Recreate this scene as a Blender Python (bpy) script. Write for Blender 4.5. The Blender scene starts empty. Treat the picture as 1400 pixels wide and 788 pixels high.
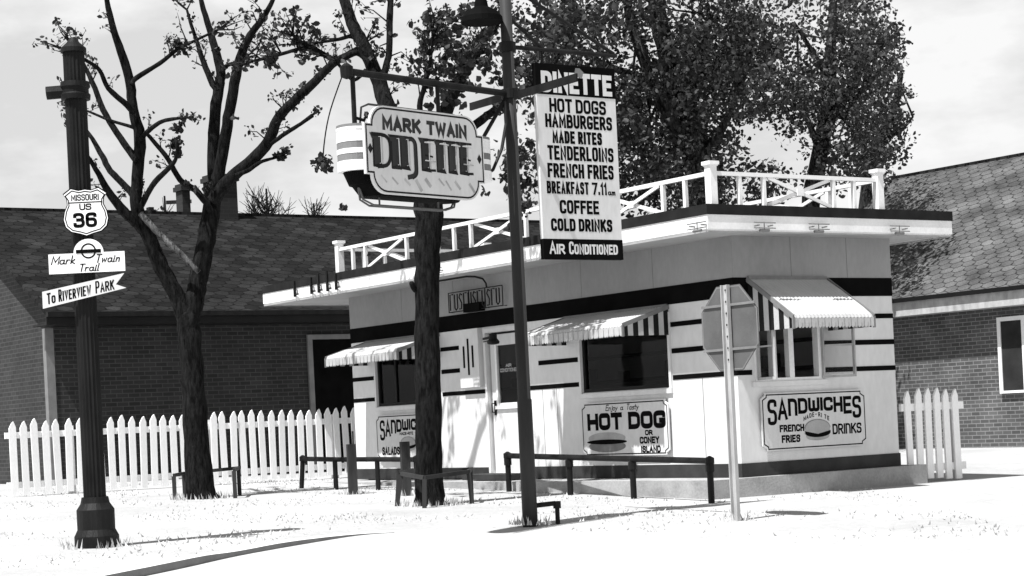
import bpy, math, random
import numpy as np
from mathutils import Vector, Matrix

random.seed(7)
RNG = np.random.default_rng(11)
SC = bpy.context.scene
COL = SC.collection
R = math.radians

# ------------------------------------------------------------------ camera
EYE = 0.7546                     # eye height above the diner's floor line
FPX, ROLL, PX0, PY0 = 2632.0, 0.048, 700.0, 577.4
cam_d = bpy.data.cameras.new('camera')
cam = bpy.data.objects.new('camera', cam_d)
COL.objects.link(cam)
cam_d.sensor_width = 36.0
cam_d.lens = 36.0 * FPX / 1400.0
cam_d.shift_y = (PY0 - 394.0) / 1400.0
cam_d.clip_start, cam_d.clip_end = 0.1, 3000
cam.matrix_world = Matrix.Translation((0, 0, EYE)) @ Matrix.Rotation(R(90), 4, 'X') @ Matrix.Rotation(-ROLL, 4, 'Z')
SC.camera = cam

# ------------------------------------------------------------------ street grid directions
YAW = 0.600
DL = Vector((-math.sin(YAW), math.cos(YAW), 0))     # along the diner front, away from the corner
DR = Vector((math.cos(YAW), math.sin(YAW), 0))      # along the diner side, away from the corner
ANG_FRONT = math.atan2(-DL.y, -DL.x)                # local x runs along the front to the corner
ANG_SIDE = math.atan2(DR.y, DR.x)

# ------------------------------------------------------------------ light
A_GRAZE, TAN_SUN = R(13), 2.0
hx = -DR * math.cos(A_GRAZE) - DL * math.sin(A_GRAZE)
EL = math.atan(TAN_SUN * math.cos(A_GRAZE))
to_sun = Vector((hx.x * math.cos(EL), hx.y * math.cos(EL), math.sin(EL)))
sun_d = bpy.data.lights.new('sun', 'SUN')
sun_d.energy, sun_d.angle, sun_d.color = 5.0, R(0.55), (1, 1, 1)
sun = bpy.data.objects.new('sun', sun_d)
COL.objects.link(sun)
sun.location = (-12, -8, 25)
sun.rotation_euler = to_sun.to_track_quat('Z', 'Y').to_euler()

world = bpy.data.worlds.new('World')
SC.world = world
world.use_nodes = True
wn, wl = world.node_tree.nodes, world.node_tree.links
wn.clear()
w_out = wn.new('ShaderNodeOutputWorld')
w_bg = wn.new('ShaderNodeBackground')
w_sky = wn.new('ShaderNodeTexSky')
w_sky.sky_type = 'NISHITA'
w_sky.sun_disc = False
w_sky.sun_elevation = EL
w_sky.sun_rotation = math.atan2(to_sun.x, to_sun.y)
w_sky.dust_density = 2.0
w_bw = wn.new('ShaderNodeRGBToBW')
w_tc = wn.new('ShaderNodeTexCoord')
w_map = wn.new('ShaderNodeMapping')
w_map.inputs['Scale'].default_value = (1.0, 1.0, 2.6)
w_no = wn.new('ShaderNodeTexNoise')
w_no.inputs['Scale'].default_value = 7.0
w_no.inputs['Detail'].default_value = 7.0
w_no.inputs['Roughness'].default_value = 0.55
w_rng = wn.new('ShaderNodeMapRange')
w_rng.inputs['From Min'].default_value = 0.44
w_rng.inputs['From Max'].default_value = 0.60
w_rng.inputs['To Min'].default_value = 0.66
w_rng.inputs['To Max'].default_value = 1.0
w_mix = wn.new('ShaderNodeMix')
w_mix.data_type = 'FLOAT'
w_mix.inputs['B'].default_value = 11.0
wl.new(w_sky.outputs[0], w_bw.inputs[0])
wl.new(w_tc.outputs['Generated'], w_map.inputs[0])
wl.new(w_map.outputs[0], w_no.inputs['Vector'])
wl.new(w_no.outputs[0], w_rng.inputs['Value'])
w_sep = wn.new('ShaderNodeSeparateXYZ')
w_el = wn.new('ShaderNodeMapRange')
w_el.inputs['From Min'].default_value = 0.30
w_el.inputs['From Max'].default_value = 0.70
w_el.inputs['To Min'].default_value = 1.0
w_el.inputs['To Max'].default_value = 0.10
w_mul = wn.new('ShaderNodeMath')
w_mul.operation = 'MULTIPLY'
wl.new(w_tc.outputs['Generated'], w_sep.inputs[0])
wl.new(w_sep.outputs[2], w_el.inputs['Value'])
wl.new(w_rng.outputs[0], w_mul.inputs[0])
wl.new(w_el.outputs[0], w_mul.inputs[1])
wl.new(w_mul.outputs[0], w_mix.inputs['Factor'])
wl.new(w_bw.outputs[0], w_mix.inputs['A'])
wl.new(w_mix.outputs['Result'], w_bg.inputs['Color'])
w_bg.inputs['Strength'].default_value = 0.052
wl.new(w_bg.outputs[0], w_out.inputs[0])

SC.view_settings.view_transform = 'Standard'
SC.view_settings.look = 'None'
SC.view_settings.gamma = 1.0
SC.view_settings.exposure = 0.74
SC.render.engine = 'CYCLES'
SC.cycles.max_bounces = 6


# ------------------------------------------------------------------ measuring: a pixel of the photograph to a place
def ray(px, py):
    a, b = px - PX0, py - PY0
    c, s = math.cos(ROLL), math.sin(ROLL)
    return (c * a - s * b) / FPX, -(s * a + c * b) / FPX


def at(px, py, Y):
    tx, tz = ray(px, py)
    return Vector((tx * Y, Y, EYE + tz * Y))


def on_line(px, py, P, d):
    """distance along d from P, and height, of the vertical plane through P along d"""
    tx, tz = ray(px, py)
    t = (tx * P[1] - P[0]) / (d[0] - tx * d[1])
    return t, EYE + tz * (P[1] + t * d[1])


def gz(x, y):
    xx = max(-8.0, min(8.0, x))
    yy = max(2.0, min(30.0, y))
    return -0.2454 + 0.0165 * (yy - 18.0) - 0.015 * xx


# ------------------------------------------------------------------ mesh building
class MB:
    def __init__(s):
        s.v, s.f, s.m = [], [], []

    def face(s, pts, mi=0):
        n = len(s.v)
        s.v += [tuple(p) for p in pts]
        s.f.append(tuple(range(n, n + len(pts))))
        s.m.append(mi)

    def box(s, x0, x1, y0, y1, z0, z1, mi=0):
        n = len(s.v)
        s.v += [(x0, y0, z0), (x1, y0, z0), (x1, y1, z0), (x0, y1, z0), (x0, y0, z1), (x1, y0, z1), (x1, y1, z1), (x0, y1, z1)]
        for q in ((0, 3, 2, 1), (4, 5, 6, 7), (0, 1, 5, 4), (1, 2, 6, 5), (2, 3, 7, 6), (3, 0, 4, 7)):
            s.f.append(tuple(n + i for i in q))
            s.m.append(mi)

    def bar(s, a, b, w, h, mi=0):
        """square bar from a to b, w across (horizontal), h deep"""
        a, b = Vector(a), Vector(b)
        d = (b - a).normalized()
        up = Vector((0, 0, 1)) if abs(d.z) < 0.95 else Vector((0, 1, 0))
        x = d.cross(up).normalized()
        y = x.cross(d).normalized()
        n = len(s.v)
        for p in (a, b):
            for sx, sy in ((-1, -1), (1, -1), (1, 1), (-1, 1)):
                s.v.append(tuple(p + x * sx * w / 2 + y * sy * h / 2))
        for q in ((0, 1, 2, 3), (7, 6, 5, 4), (0, 4, 5, 1), (1, 5, 6, 2), (2, 6, 7, 3), (3, 7, 4, 0)):
            s.f.append(tuple(n + i for i in q))
            s.m.append(mi)

    def tube(s, pts, rad, seg=8, mi=0, wob=0.0, cap=True, flute=0):
        pts = [Vector(p) for p in pts]
        if not hasattr(rad, '__len__'):
            rad = [rad] * len(pts)
        n0 = len(s.v)
        ref = None
        for i, p in enumerate(pts):
            d = (pts[min(i + 1, len(pts) - 1)] - pts[max(i - 1, 0)]).normalized()
            if ref is None:
                ref = Vector((1, 0, 0)) if abs(d.x) < 0.8 else Vector((0, 1, 0))
            x = (ref - d * ref.dot(d)).normalized()
            ref = x
            y = d.cross(x)
            for k in range(seg):
                a = 2 * math.pi * k / seg
                r = rad[i]
                if flute:
                    r *= 1.0 - (0.10 if k % 2 else 0.0)
                if wob:
                    r *= 1 + wob * random.uniform(-1, 1)
                s.v.append(tuple(p + x * math.cos(a) * r + y * math.sin(a) * r))
        for i in range(len(pts) - 1):
            for k in range(seg):
                a, b = n0 + i * seg + k, n0 + i * seg + (k + 1) % seg
                s.f.append((a, b, b + seg, a + seg))
                s.m.append(mi)
        if cap:
            s.f.append(tuple(n0 + k for k in reversed(range(seg))))
            s.f.append(tuple(n0 + (len(pts) - 1) * seg + k for k in range(seg)))
            s.m += [mi, mi]

    def lathe(s, prof, seg=20, mi=0, c=(0, 0)):
        n0 = len(s.v)
        for r, z in prof:
            for k in range(seg):
                a = 2 * math.pi * k / seg
                s.v.append((c[0] + r * math.cos(a), c[1] + r * math.sin(a), z))
        for i in range(len(prof) - 1):
            for k in range(seg):
                a, b = n0 + i * seg + k, n0 + i * seg + (k + 1) % seg
                s.f.append((a, b, b + seg, a + seg))
                s.m.append(mi)
        s.f.append(tuple(n0 + k for k in reversed(range(seg))))
        s.f.append(tuple(n0 + (len(prof) - 1) * seg + k for k in range(seg)))
        s.m += [mi, mi]

    def plate(s, poly, y0, y1, mi=0, side=None):
        """outline in x,z (counter-clockwise seen from the viewer at -y), front face at y0, back at y1"""
        n = len(s.v)
        k = len(poly)
        s.v += [(x, y0, z) for x, z in poly] + [(x, y1, z) for x, z in poly]
        s.f.append(tuple(range(n, n + k)))
        s.m.append(mi)
        s.f.append(tuple(n + k + i for i in reversed(range(k))))
        s.m.append(mi if side is None else side)
        for i in range(k):
            j = (i + 1) % k
            s.f.append((n + i, n + k + i, n + k + j, n + j))
            s.m.append(mi if side is None else side)

    def ribbon(s, pts, w, y, mi=0):
        """flat stroke of width w in the x,z plane at depth y, mitred"""
        P = [Vector((a, b)) for a, b in pts]
        closed = (P[0] - P[-1]).length < 1e-6
        if closed:
            P = P[:-1]
        k = len(P)
        L = []
        for i in range(k):
            if closed:
                d0, d1 = P[i] - P[i - 1], P[(i + 1) % k] - P[i]
            else:
                d0 = P[i] - P[i - 1] if i else P[1] - P[0]
                d1 = P[i + 1] - P[i] if i < k - 1 else d0
            d0, d1 = d0.normalized(), d1.normalized()
            n0, n1 = Vector((-d0.y, d0.x)), Vector((-d1.y, d1.x))
            m = n0 + n1
            m = n0 if m.length < 1e-4 else m.normalized()
            q = w / 2 / max(0.45, m.dot(n1))
            L.append((P[i] + m * q, P[i] - m * q))
        for i in range(k if closed else k - 1):
            a, b = L[i], L[(i + 1) % k]
            s.face([(a[1].x, y, a[1].y), (b[1].x, y, b[1].y), (b[0].x, y, b[0].y), (a[0].x, y, a[0].y)], mi)

    def build(s, name, mats, parent=None, smooth=False, loc=None, rot=0.0):
        me = bpy.data.meshes.new(name)
        me.from_pydata(s.v, [], s.f)
        if not isinstance(mats, (list, tuple)):
            mats = [mats]
        for m in mats:
            me.materials.append(m)
        me.polygons.foreach_set('material_index', s.m)
        if smooth:
            me.polygons.foreach_set('use_smooth', [True] * len(s.f))
        me.update()
        o = bpy.data.objects.new(name, me)
        COL.objects.link(o)
        if parent is not None:
            o.parent = parent
        if loc is not None:
            o.location = loc
        if rot:
            o.rotation_euler = (0, 0, rot)
        return o


def tag(o, label=None, cat=None, group=None, kind=None):
    if label:
        o['label'] = label
    if cat:
        o['category'] = cat
    if group:
        o['group'] = group
    if kind:
        o['kind'] = kind
    return o


def thing(name, label, cat, loc, rot=0.0, group=None):
    o = bpy.data.objects.new(name, None)
    COL.objects.link(o)
    o.empty_display_size = 0.2
    o.location = loc
    o.rotation_euler = (0, 0, rot)
    return tag(o, label, cat, group)


# ------------------------------------------------------------------ materials (a black and white film: greys only)
class NT:
    def __init__(s, name):
        s.mat = bpy.data.materials.new(name)
        s.mat.use_nodes = True
        s.n, s.l = s.mat.node_tree.nodes, s.mat.node_tree.links
        s.p = s.n['Principled BSDF']

    def node(s, t, **kw):
        x = s.n.new(t)
        for k, v in kw.items():
            if k in x.inputs:
                x.inputs[k].default_value = v
            else:
                setattr(x, k, v)
        return x

    def math(s, op, a, b=None, clamp=False):
        x = s.n.new('ShaderNodeMath')
        x.operation = op
        x.use_clamp = clamp
        for i, q in enumerate((a, b)):
            if q is None:
                continue
            if isinstance(q, (int, float)):
                x.inputs[i].default_value = q
            else:
                s.l.new(q, x.inputs[i])
        return x.outputs[0]

    def vmath(s, op, a, b=None):
        x = s.n.new('ShaderNodeVectorMath')
        x.operation = op
        for i, q in enumerate((a, b)):
            if q is None:
                continue
            if isinstance(q, (tuple, list)):
                x.inputs[i].default_value = q
            else:
                s.l.new(q, x.inputs[i])
        return x.outputs['Value'] if op in ('DOT_PRODUCT', 'LENGTH') else x.outputs['Vector']

    def coord(s, scale=(1, 1, 1)):
        tc = s.n.new('ShaderNodeTexCoord')
        mp = s.n.new('ShaderNodeMapping')
        mp.inputs['Scale'].default_value = scale
        s.l.new(tc.outputs['Object'], mp.inputs[0])
        return mp.outputs[0]

    def noise(s, vec, scale, detail=4, rough=0.55):
        x = s.node('ShaderNodeTexNoise', Scale=scale, Detail=detail, Roughness=rough)
        s.l.new(vec, x.inputs['Vector'])
        return x.outputs[0]

    def rng(s, v, a, b, c, d):
        x = s.n.new('ShaderNodeMapRange')
        for k, q in zip(('From Min', 'From Max', 'To Min', 'To Max'), (a, b, c, d)):
            x.inputs[k].default_value = q
        s.l.new(v, x.inputs['Value'])
        return x.outputs[0]

    def bump(s, h, strength, dist=0.02):
        x = s.node('ShaderNodeBump', Strength=strength, Distance=dist)
        s.l.new(h, x.inputs['Height'])
        s.l.new(x.outputs[0], s.p.inputs['Normal'])


def paint(name, v, rough=0.55, amp=0.12, scale=3.0, stretch=(1, 1, 1), bump=0.0, spec=0.12, fine=0.05):
    t = NT(name)
    c = t.coord(stretch)
    n1 = t.noise(c, scale, 6)
    n2 = t.noise(c, scale * 14, 3)
    k = t.math('ADD', t.rng(n1, 0.3, 0.7, 1 - amp, 1 + amp * 0.5), t.rng(n2, 0.3, 0.7, -fine, fine))
    t.l.new(t.math('MULTIPLY', k, v, True), t.p.inputs['Base Color'])
    t.p.inputs['Roughness'].default_value = rough
    t.p.inputs['Specular IOR Level'].default_value = spec
    if bump:
        t.bump(n2, bump, 0.01)
    return t.mat


def brick_mat(name, v_a, v_b, mortar):
    t = NT(name)
    tc = t.coord()
    sp = t.node('ShaderNodeSeparateXYZ')
    t.l.new(tc, sp.inputs[0])
    cb = t.node('ShaderNodeCombineXYZ')
    t.l.new(t.math('ADD', sp.outputs[0], sp.outputs[1]), cb.inputs[0])
    t.l.new(sp.outputs[2], cb.inputs[1])
    b = t.node('ShaderNodeTexBrick', offset=0.5)
    b.inputs['Color1'].default_value = (v_a, v_a, v_a, 1)
    b.inputs['Color2'].default_value = (v_b, v_b, v_b, 1)
    b.inputs['Mortar'].default_value = (mortar, mortar, mortar, 1)
    b.inputs['Scale'].default_value = 1.0
    b.inputs['Mortar Size'].default_value = 0.008
    b.inputs['Mortar Smooth'].default_value = 0.3
    b.inputs['Brick Width'].default_value = 0.215
    b.inputs['Row Height'].default_value = 0.075
    t.l.new(cb.outputs[0], b.inputs['Vector'])
    n = t.noise(tc, 1.6, 5)
    mx = t.node('ShaderNodeMix', data_type='RGBA', blend_type='MULTIPLY')
    mx.inputs['Factor'].default_value = 1.0
    t.l.new(b.outputs['Color'], mx.inputs['A'])
    t.l.new(t.rng(n, 0.3, 0.7, 0.7, 1.25), mx.inputs['B'])
    t.l.new(mx.outputs['Result'], t.p.inputs['Base Color'])
    t.p.inputs['Roughness'].default_value = 0.9
    t.bump(b.outputs['Fac'], -0.6, 0.01)
    return t.mat


def shingle_mat(name, v, size, var=0.55):
    """hexagonal asphalt shingles: dark joints, tab to tab variation (object x along the eave, y up the slope)"""
    t = NT(name)
    tc0 = t.coord((1.0 / size, 1.55 / size, 0.0))
    nn = t.node('ShaderNodeTexNoise', Scale=1.1, Detail=2)
    t.l.new(tc0, nn.inputs['Vector'])
    tc = t.vmath('ADD', tc0, t.vmath('MULTIPLY', nn.outputs[1], (0.35, 0.35, 0)))
    tc = t.vmath('ADD', tc, (400.0, 400.0 * 1.7320508, 0.0))
    r, h = (1.0, 1.7320508, 1.0), (0.5, 0.8660254, 0.5)
    a = t.vmath('SUBTRACT', t.vmath('MODULO', tc, r), h)
    b = t.vmath('SUBTRACT', t.vmath('MODULO', t.vmath('SUBTRACT', tc, h), r), h)
    a = t.vmath('MULTIPLY', a, (1, 1, 0))
    b = t.vmath('MULTIPLY', b, (1, 1, 0))
    sel = t.math('LESS_THAN', t.vmath('DOT_PRODUCT', a, a), t.vmath('DOT_PRODUCT', b, b))
    mx = t.node('ShaderNodeMix', data_type='VECTOR')
    t.l.new(sel, mx.inputs['Factor'])
    t.l.new(b, mx.inputs[4])
    t.l.new(a, mx.inputs[5])
    g = mx.outputs[1]
    ab = t.vmath('ABSOLUTE', g)
    sp = t.node('ShaderNodeSeparateXYZ')
    t.l.new(ab, sp.inputs[0])
    hd = t.math('MAXIMUM', sp.outputs[0], t.vmath('DOT_PRODUCT', ab, (0.5, 0.8660254, 0)))
    sg = t.node('ShaderNodeSeparateXYZ')
    t.l.new(g, sg.inputs[0])
    low = t.rng(sg.outputs[1], -0.1, 0.1, 0.075, 0.018)      # the butt edge at the bottom of a tab is the wide dark one
    edge = t.math('SUBTRACT', 0.5, hd)
    joint = t.math('LESS_THAN', edge, low)
    wn_ = t.node('ShaderNodeTexWhiteNoise', noise_dimensions='2D')
    t.l.new(t.vmath('SNAP', t.vmath('SUBTRACT', tc, g), (0.25, 0.25, 0.25)), wn_.inputs['Vector'])
    n1 = t.noise(tc, 0.35, 5)
    n2 = t.noise(tc, 9.0, 3)
    k = t.math('MULTIPLY', t.rng(wn_.outputs[0], 0, 1, 1 - var * 0.6, 1 + var * 0.6), t.rng(n1, 0.3, 0.7, 0.55, 1.7))
    k = t.math('MULTIPLY', k, t.rng(n2, 0.3, 0.7, 0.7, 1.3))
    k = t.math('MULTIPLY', k, t.math('SUBTRACT', 1.0, t.math('MULTIPLY', joint, 0.72)))
    t.l.new(t.math('MULTIPLY', k, v, True), t.p.inputs['Base Color'])
    t.p.inputs['Roughness'].default_value = 0.95
    t.p.inputs['Specular IOR Level'].default_value = 0.1
    t.bump(t.math('SUBTRACT', 1.0, joint), 0.6, 0.02)
    return t.mat


def bark_mat(name, v):
    t = NT(name)
    c = t.coord((1, 1, 0.22))
    n1 = t.noise(c, 26, 6, 0.65)
    n2 = t.noise(t.coord((1, 1, 0.5)), 3.0, 4)
    k = t.math('MULTIPLY', t.rng(n1, 0.36, 0.72, 0.12, 3.2), t.rng(n2, 0.3, 0.7, 0.75, 1.5))
    t.l.new(t.math('MULTIPLY', k, v, True), t.p.inputs['Base Color'])
    t.p.inputs['Roughness'].default_value = 0.95
    t.p.inputs['Specular IOR Level'].default_value = 0.1
    t.bump(n1, 1.0, 0.05)
    return t.mat


def leaf_mat(name, v, trans=0.25):
    t = NT(name)
    oi = t.noise(t.coord(), 7.0, 3, 0.7)
    t.l.new(t.math('MULTIPLY', t.rng(oi, 0.32, 0.70, 0.15, 2.2), v, True), t.p.inputs['Base Color'])
    t.p.inputs['Roughness'].default_value = 0.6
    t.p.inputs['Specular IOR Level'].default_value = 0.25
    tr = t.node('ShaderNodeBsdfTranslucent')
    tr.inputs[0].default_value = (v, v, v, 1)
    ms = t.node('ShaderNodeMixShader')
    ms.inputs[0].default_value = trans
    t.l.new(t.p.outputs[0], ms.inputs[1])
    t.l.new(tr.outputs[0], ms.inputs[2])
    t.l.new(ms.outputs[0], t.n['Material Output'].inputs['Surface'])
    return t.mat


def ground_mat(name, v, patch):
    t = NT(name)
    c = t.coord()
    n1 = t.noise(c, 0.55, 6, 0.6)
    n2 = t.noise(c, 11, 5, 0.7)
    n3 = t.noise(c, 60, 3, 0.7)
    k = t.math('MULTIPLY', t.rng(n1, 0.3, 0.62, 1 - patch, 1.0), t.rng(n2, 0.25, 0.6, 0.86, 1.05))
    k = t.math('MULTIPLY', k, t.rng(n3, 0.25, 0.5, 0.86, 1.04))
    t.l.new(t.math('MULTIPLY', k, v, True), t.p.inputs['Base Color'])
    t.p.inputs['Roughness'].default_value = 0.95
    t.p.inputs['Specular IOR Level'].default_value = 0.1
    t.bump(n2, 0.35, 0.03)
    return t.mat


def glass_mat(name):
    t = NT(name)
    t.p.inputs['Base Color'].default_value = (0.006, 0.006, 0.006, 1)
    t.p.inputs['Roughness'].default_value = 0.03
    t.p.inputs['Specular IOR Level'].default_value = 0.35
    tp = t.node('ShaderNodeBsdfTransparent')
    tp.inputs[0].default_value = (0.75, 0.75, 0.75, 1)
    ms = t.node('ShaderNodeMixShader')
    ms.inputs[0].default_value = 0.7
    t.l.new(t.p.outputs[0], ms.inputs[1])
    t.l.new(tp.outputs[0], ms.inputs[2])
    t.l.new(ms.outputs[0], t.n['Material Output'].inputs['Surface'])
    return t.mat


M = dict(
    wall=paint('wall_white', 0.65, 0.6, 0.12, 0.9, (1, 1, 0.45), 0.05),
    white=paint('white_paint', 0.78, 0.5, 0.10, 2.5),
    board=paint('sign_white', 0.60, 0.45, 0.14, 1.7, (1, 1, 0.3)),
    grey=paint('sign_grey', 0.36, 0.5, 0.2, 5),
    midgrey=paint('paint_midgrey', 0.18, 0.55, 0.2, 6),
    black=paint('black_paint', 0.0045, 0.7, 0.4, 4, spec=0.02),
    iron=paint('dark_iron', 0.012, 0.55, 0.6, 7, (1, 1, 0.3), 0.3),
    pole=paint('pole_grey', 0.034, 0.55, 0.35, 5, (1, 1, 0.15), 0.1),
    steel=paint('galvanised', 0.40, 0.5, 0.3, 9, (1, 1, 0.4), 0.1),
    pale=paint('pale_post', 0.40, 0.6, 0.25, 9, (1, 1, 0.3)),
    fence=paint('fence_white', 0.86, 0.6, 0.08, 4, (1, 1, 0.3)),
    signback=paint('sign_back', 0.105, 0.6, 0.2, 5),
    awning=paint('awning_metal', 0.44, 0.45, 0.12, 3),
    awdark=paint('awning_dark', 0.01, 0.5, 0.3, 3),
    streak=paint('faded_paint', 0.42, 0.5, 0.3, 9),
    seam=paint('seam_grey', 0.16),
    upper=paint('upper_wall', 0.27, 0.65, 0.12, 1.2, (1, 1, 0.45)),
    palekerb=paint('pale_kerb', 0.62, 0.9, 0.15, 3),
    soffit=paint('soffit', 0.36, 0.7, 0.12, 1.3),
    roofing=paint('tar_roofing', 0.016, 0.9, 0.4, 6),
    concrete=paint('concrete', 0.34, 0.9, 0.3, 2.2, bump=0.3, fine=0.1),
    base=paint('base_strip', 0.04, 0.7, 0.35, 3),
    wood=paint('weathered_post', 0.04, 0.9, 0.5, 9, (1, 1, 0.2), 0.4),
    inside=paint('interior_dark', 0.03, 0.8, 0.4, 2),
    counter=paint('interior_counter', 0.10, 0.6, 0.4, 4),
    glass=glass_mat('window_glass'),
    neon=paint('neon_tube_unlit', 0.75, 0.2, 0.05, 5, spec=0.6),
    bark=bark_mat('bark', 0.006),
    palebark=bark_mat('pale_bark', 0.055),
    farbark=bark_mat('far_bark', 0.012),
    leaf=leaf_mat('leaf', 0.024),
    leafb=leaf_mat('leaf_dense', 0.028),
    leafc=leaf_mat('leaf_pale', 0.038),
    brick=brick_mat('dark_brick', 0.007, 0.019, 0.042),
    sootbrick=brick_mat('soot_brick', 0.008, 0.016, 0.02),
    brickb=brick_mat('red_brick', 0.05, 0.085, 0.19),
    shingle=shingle_mat('hex_shingle', 0.0125, 0.29, 0.8),
    shingleb=shingle_mat('grey_shingle', 0.075, 0.30, 0.3),
    lawn=ground_mat('dry_lawn', 0.40, 0.22),
    street=ground_mat('street_concrete', 0.44, 0.08),
    grass=paint('dry_grass', 0.55, 0.9, 0.3, 2),
)

# ------------------------------------------------------------------ sign painter's stroke alphabet
G = {
    'A': ([[(0, 0), (.3, 1), (.6, 0)], [(.11, .32), (.49, .32)]], .6),
    'B': ([[(.3, .52), (.55, .52, .2), (.55, 1, .2), (0, 1), (0, 0), (.6, 0, .22), (.6, .52, .22), (.02, .52)]], .6),
    'C': ([[(.58, .80), (.58, 1, .25), (0, 1, .25), (0, 0, .25), (.58, 0, .25), (.58, .20)]], .58),
    'D': ([[(0, 0), (0, 1), (.58, 1, .3), (.58, 0, .3), (0, 0)]], .58),
    'E': ([[(.5, 1), (0, 1), (0, 0), (.5, 0)], [(0, .52), (.42, .52)]], .5),
    'F': ([[(.5, 1), (0, 1), (0, 0)], [(0, .52), (.42, .52)]], .48),
    'G': ([[(.58, .84), (.58, 1, .22), (0, 1, .25), (0, 0, .25), (.58, 0, .25), (.58, .42), (.36, .42)]], .58),
    'H': ([[(0, 0), (0, 1)], [(.56, 0), (.56, 1)], [(0, .5), (.56, .5)]], .56),
    'I': ([[(0, 0), (0, 1)]], .0),
    'J': ([[(.4, 1), (.4, 0, .2), (0, 0, .2), (0, .3)]], .4),
    'K': ([[(0, 0), (0, 1)], [(.56, 1), (.03, .42)], [(.2, .58), (.58, 0)]], .58),
    'L': ([[(0, 1), (0, 0), (.46, 0)]], .46),
    'M': ([[(0, 0), (0, 1), (.35, .25), (.7, 1), (.7, 0)]], .7),
    'N': ([[(0, 0), (0, 1), (.56, 0), (.56, 1)]], .56),
    'O': ([[(.29, 1), (0, 1, .27), (0, 0, .27), (.58, 0, .27), (.58, 1, .27), (.29, 1)]], .58),
    'P': ([[(0, 0), (0, 1), (.55, 1, .25), (.55, .45, .25), (.02, .45)]], .55),
    'R': ([[(0, 0), (0, 1), (.55, 1, .25), (.55, .47, .25), (.02, .47)], [(.26, .47), (.58, 0)]], .58),
    'S': ([[(.55, .82), (.55, 1, .22), (0, 1, .24), (0, .53, .24), (.55, .53, .24), (.55, 0, .24), (0, 0, .22), (0, .18)]], .55),
    'T': ([[(0, 1), (.56, 1)], [(.28, .98), (.28, 0)]], .56),
    'U': ([[(0, 1), (0, 0, .27), (.56, 0, .27), (.56, 1)]], .56),
    'V': ([[(0, 1), (.29, 0), (.58, 1)]], .58),
    'W': ([[(0, 1), (.2, 0), (.42, .8), (.64, 0), (.84, 1)]], .84),
    'Y': ([[(0, 1), (.28, .48), (.56, 1)], [(.28, .48), (.28, 0)]], .56),
    '1': ([[(.0, .8), (.14, 1), (.14, 0)]], .14),
    '3': ([[(0, .84), (0, 1, .22), (.55, 1, .25), (.55, .53, .2), (.2, .53)], [(.2, .53), (.58, .53, .22), (.58, 0, .25), (0, 0, .22), (0, .16)]], .58),
    '6': ([[(.56, .86), (.56, 1, .2), (0, 1, .25), (0, 0, .25), (.58, 0, .25), (.58, .56, .25), (.02, .56)]], .58),
    '7': ([[(0, 1), (.54, 1), (.18, 0)]], .54),
    '.': ([[(0, 0), (0, .1)]], .0),
    '-': ([[(0, .48), (.3, .48)]], .3),
    'ñ': ([[(0, 0), (0, 1), (.55, 1, .3), (.55, 0)]], .55),
    'ŵ': ([[(0, 1), (0, 0, .18), (.36, 0, .18), (.36, .75)], [(.36, .75), (.36, 0, .18), (.74, 0, .18), (.74, 1)]], .74),
    'a': ([[(.4, .42), (.3, .5, .1), (0, .5, .18), (0, 0, .18), (.36, .0, .15), (.4, .2)], [(.42, .5), (.42, .06), (.56, .02)]], .52),
    'e': ([[(.02, .27), (.4, .3), (.4, .5, .15), (0, .5, .18), (0, 0, .18), (.42, 0, .12)]], .42),
    'r': ([[(0, .5), (0, 0)], [(0, .28), (.1, .5, .08), (.32, .48)]], .34),
    'k': ([[(0, 1), (0, 0)], [(.32, .52), (.02, .22), (.4, 0)]], .4),
    'w': ([[(0, .5), (.1, 0), (.26, .42), (.42, 0), (.54, .52)]], .56),
    'i': ([[(0, .5), (0, 0), (.1, 0)], [(0, .68), (0, .76)]], .1),
    'n': ([[(0, .5), (0, 0)], [(0, .3), (.12, .5, .1), (.36, .5, .12), (.36, 0)]], .4),
    'm': ([[(0, .5), (0, 0)], [(0, .3), (.1, .5, .1), (.3, .5, .1), (.3, 0)], [(.3, .3), (.4, .5, .1), (.6, .5, .1), (.6, 0)]], .6),
    'o': ([[(.2, .5), (0, .5, .18), (0, 0, .18), (.4, 0, .18), (.4, .5, .18), (.2, .5)]], .4),
    'j': ([[(.2, .5), (.2, -.3, .1), (0, -.3)], [(.2, .68), (.2, .76)]], .22),
    'y': ([[(0, .5), (.18, .03)], [(.38, .5), (.1, -.3), (0, -.3)]], .38),
    's': ([[(.32, .44), (.3, .5, .05), (0, .5, .1), (0, .27, .1), (.34, .27, .1), (.34, 0, .1), (0, 0, .06)]], .36),
    'l': ([[(0, 1), (0, 0), (.1, 0)]], .1),
    't': ([[(.1, .85), (.1, 0), (.22, 0)], [(-.05, .55), (.3, .55)]], .28),
    '’': ([[(0, 1), (-.05, .8)]], .0),
}


def fillet(pts):
    out = []
    for i, p in enumerate(pts):
        q = Vector(p[:2])
        if len(p) == 3 and 0 < i < len(pts) - 1:
            a, b = Vector(pts[i - 1][:2]), Vector(pts[i + 1][:2])
            ra, rb = min(p[2], (a - q).length * 0.5), min(p[2], (b - q).length * 0.5)
            p0, p1 = q + (a - q).normalized() * ra, q + (b - q).normalized() * rb
            for k in range(6):
                t = k / 5
                out.append(tuple((1 - t) ** 2 * p0 + 2 * t * (1 - t) * q + t * t * p1))
        else:
            out.append(tuple(q))
    res = [out[0]]
    for p in out[1:]:
        if (Vector(p) - Vector(res[-1])).length > 1e-5:
            res.append(p)
    return res


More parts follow.
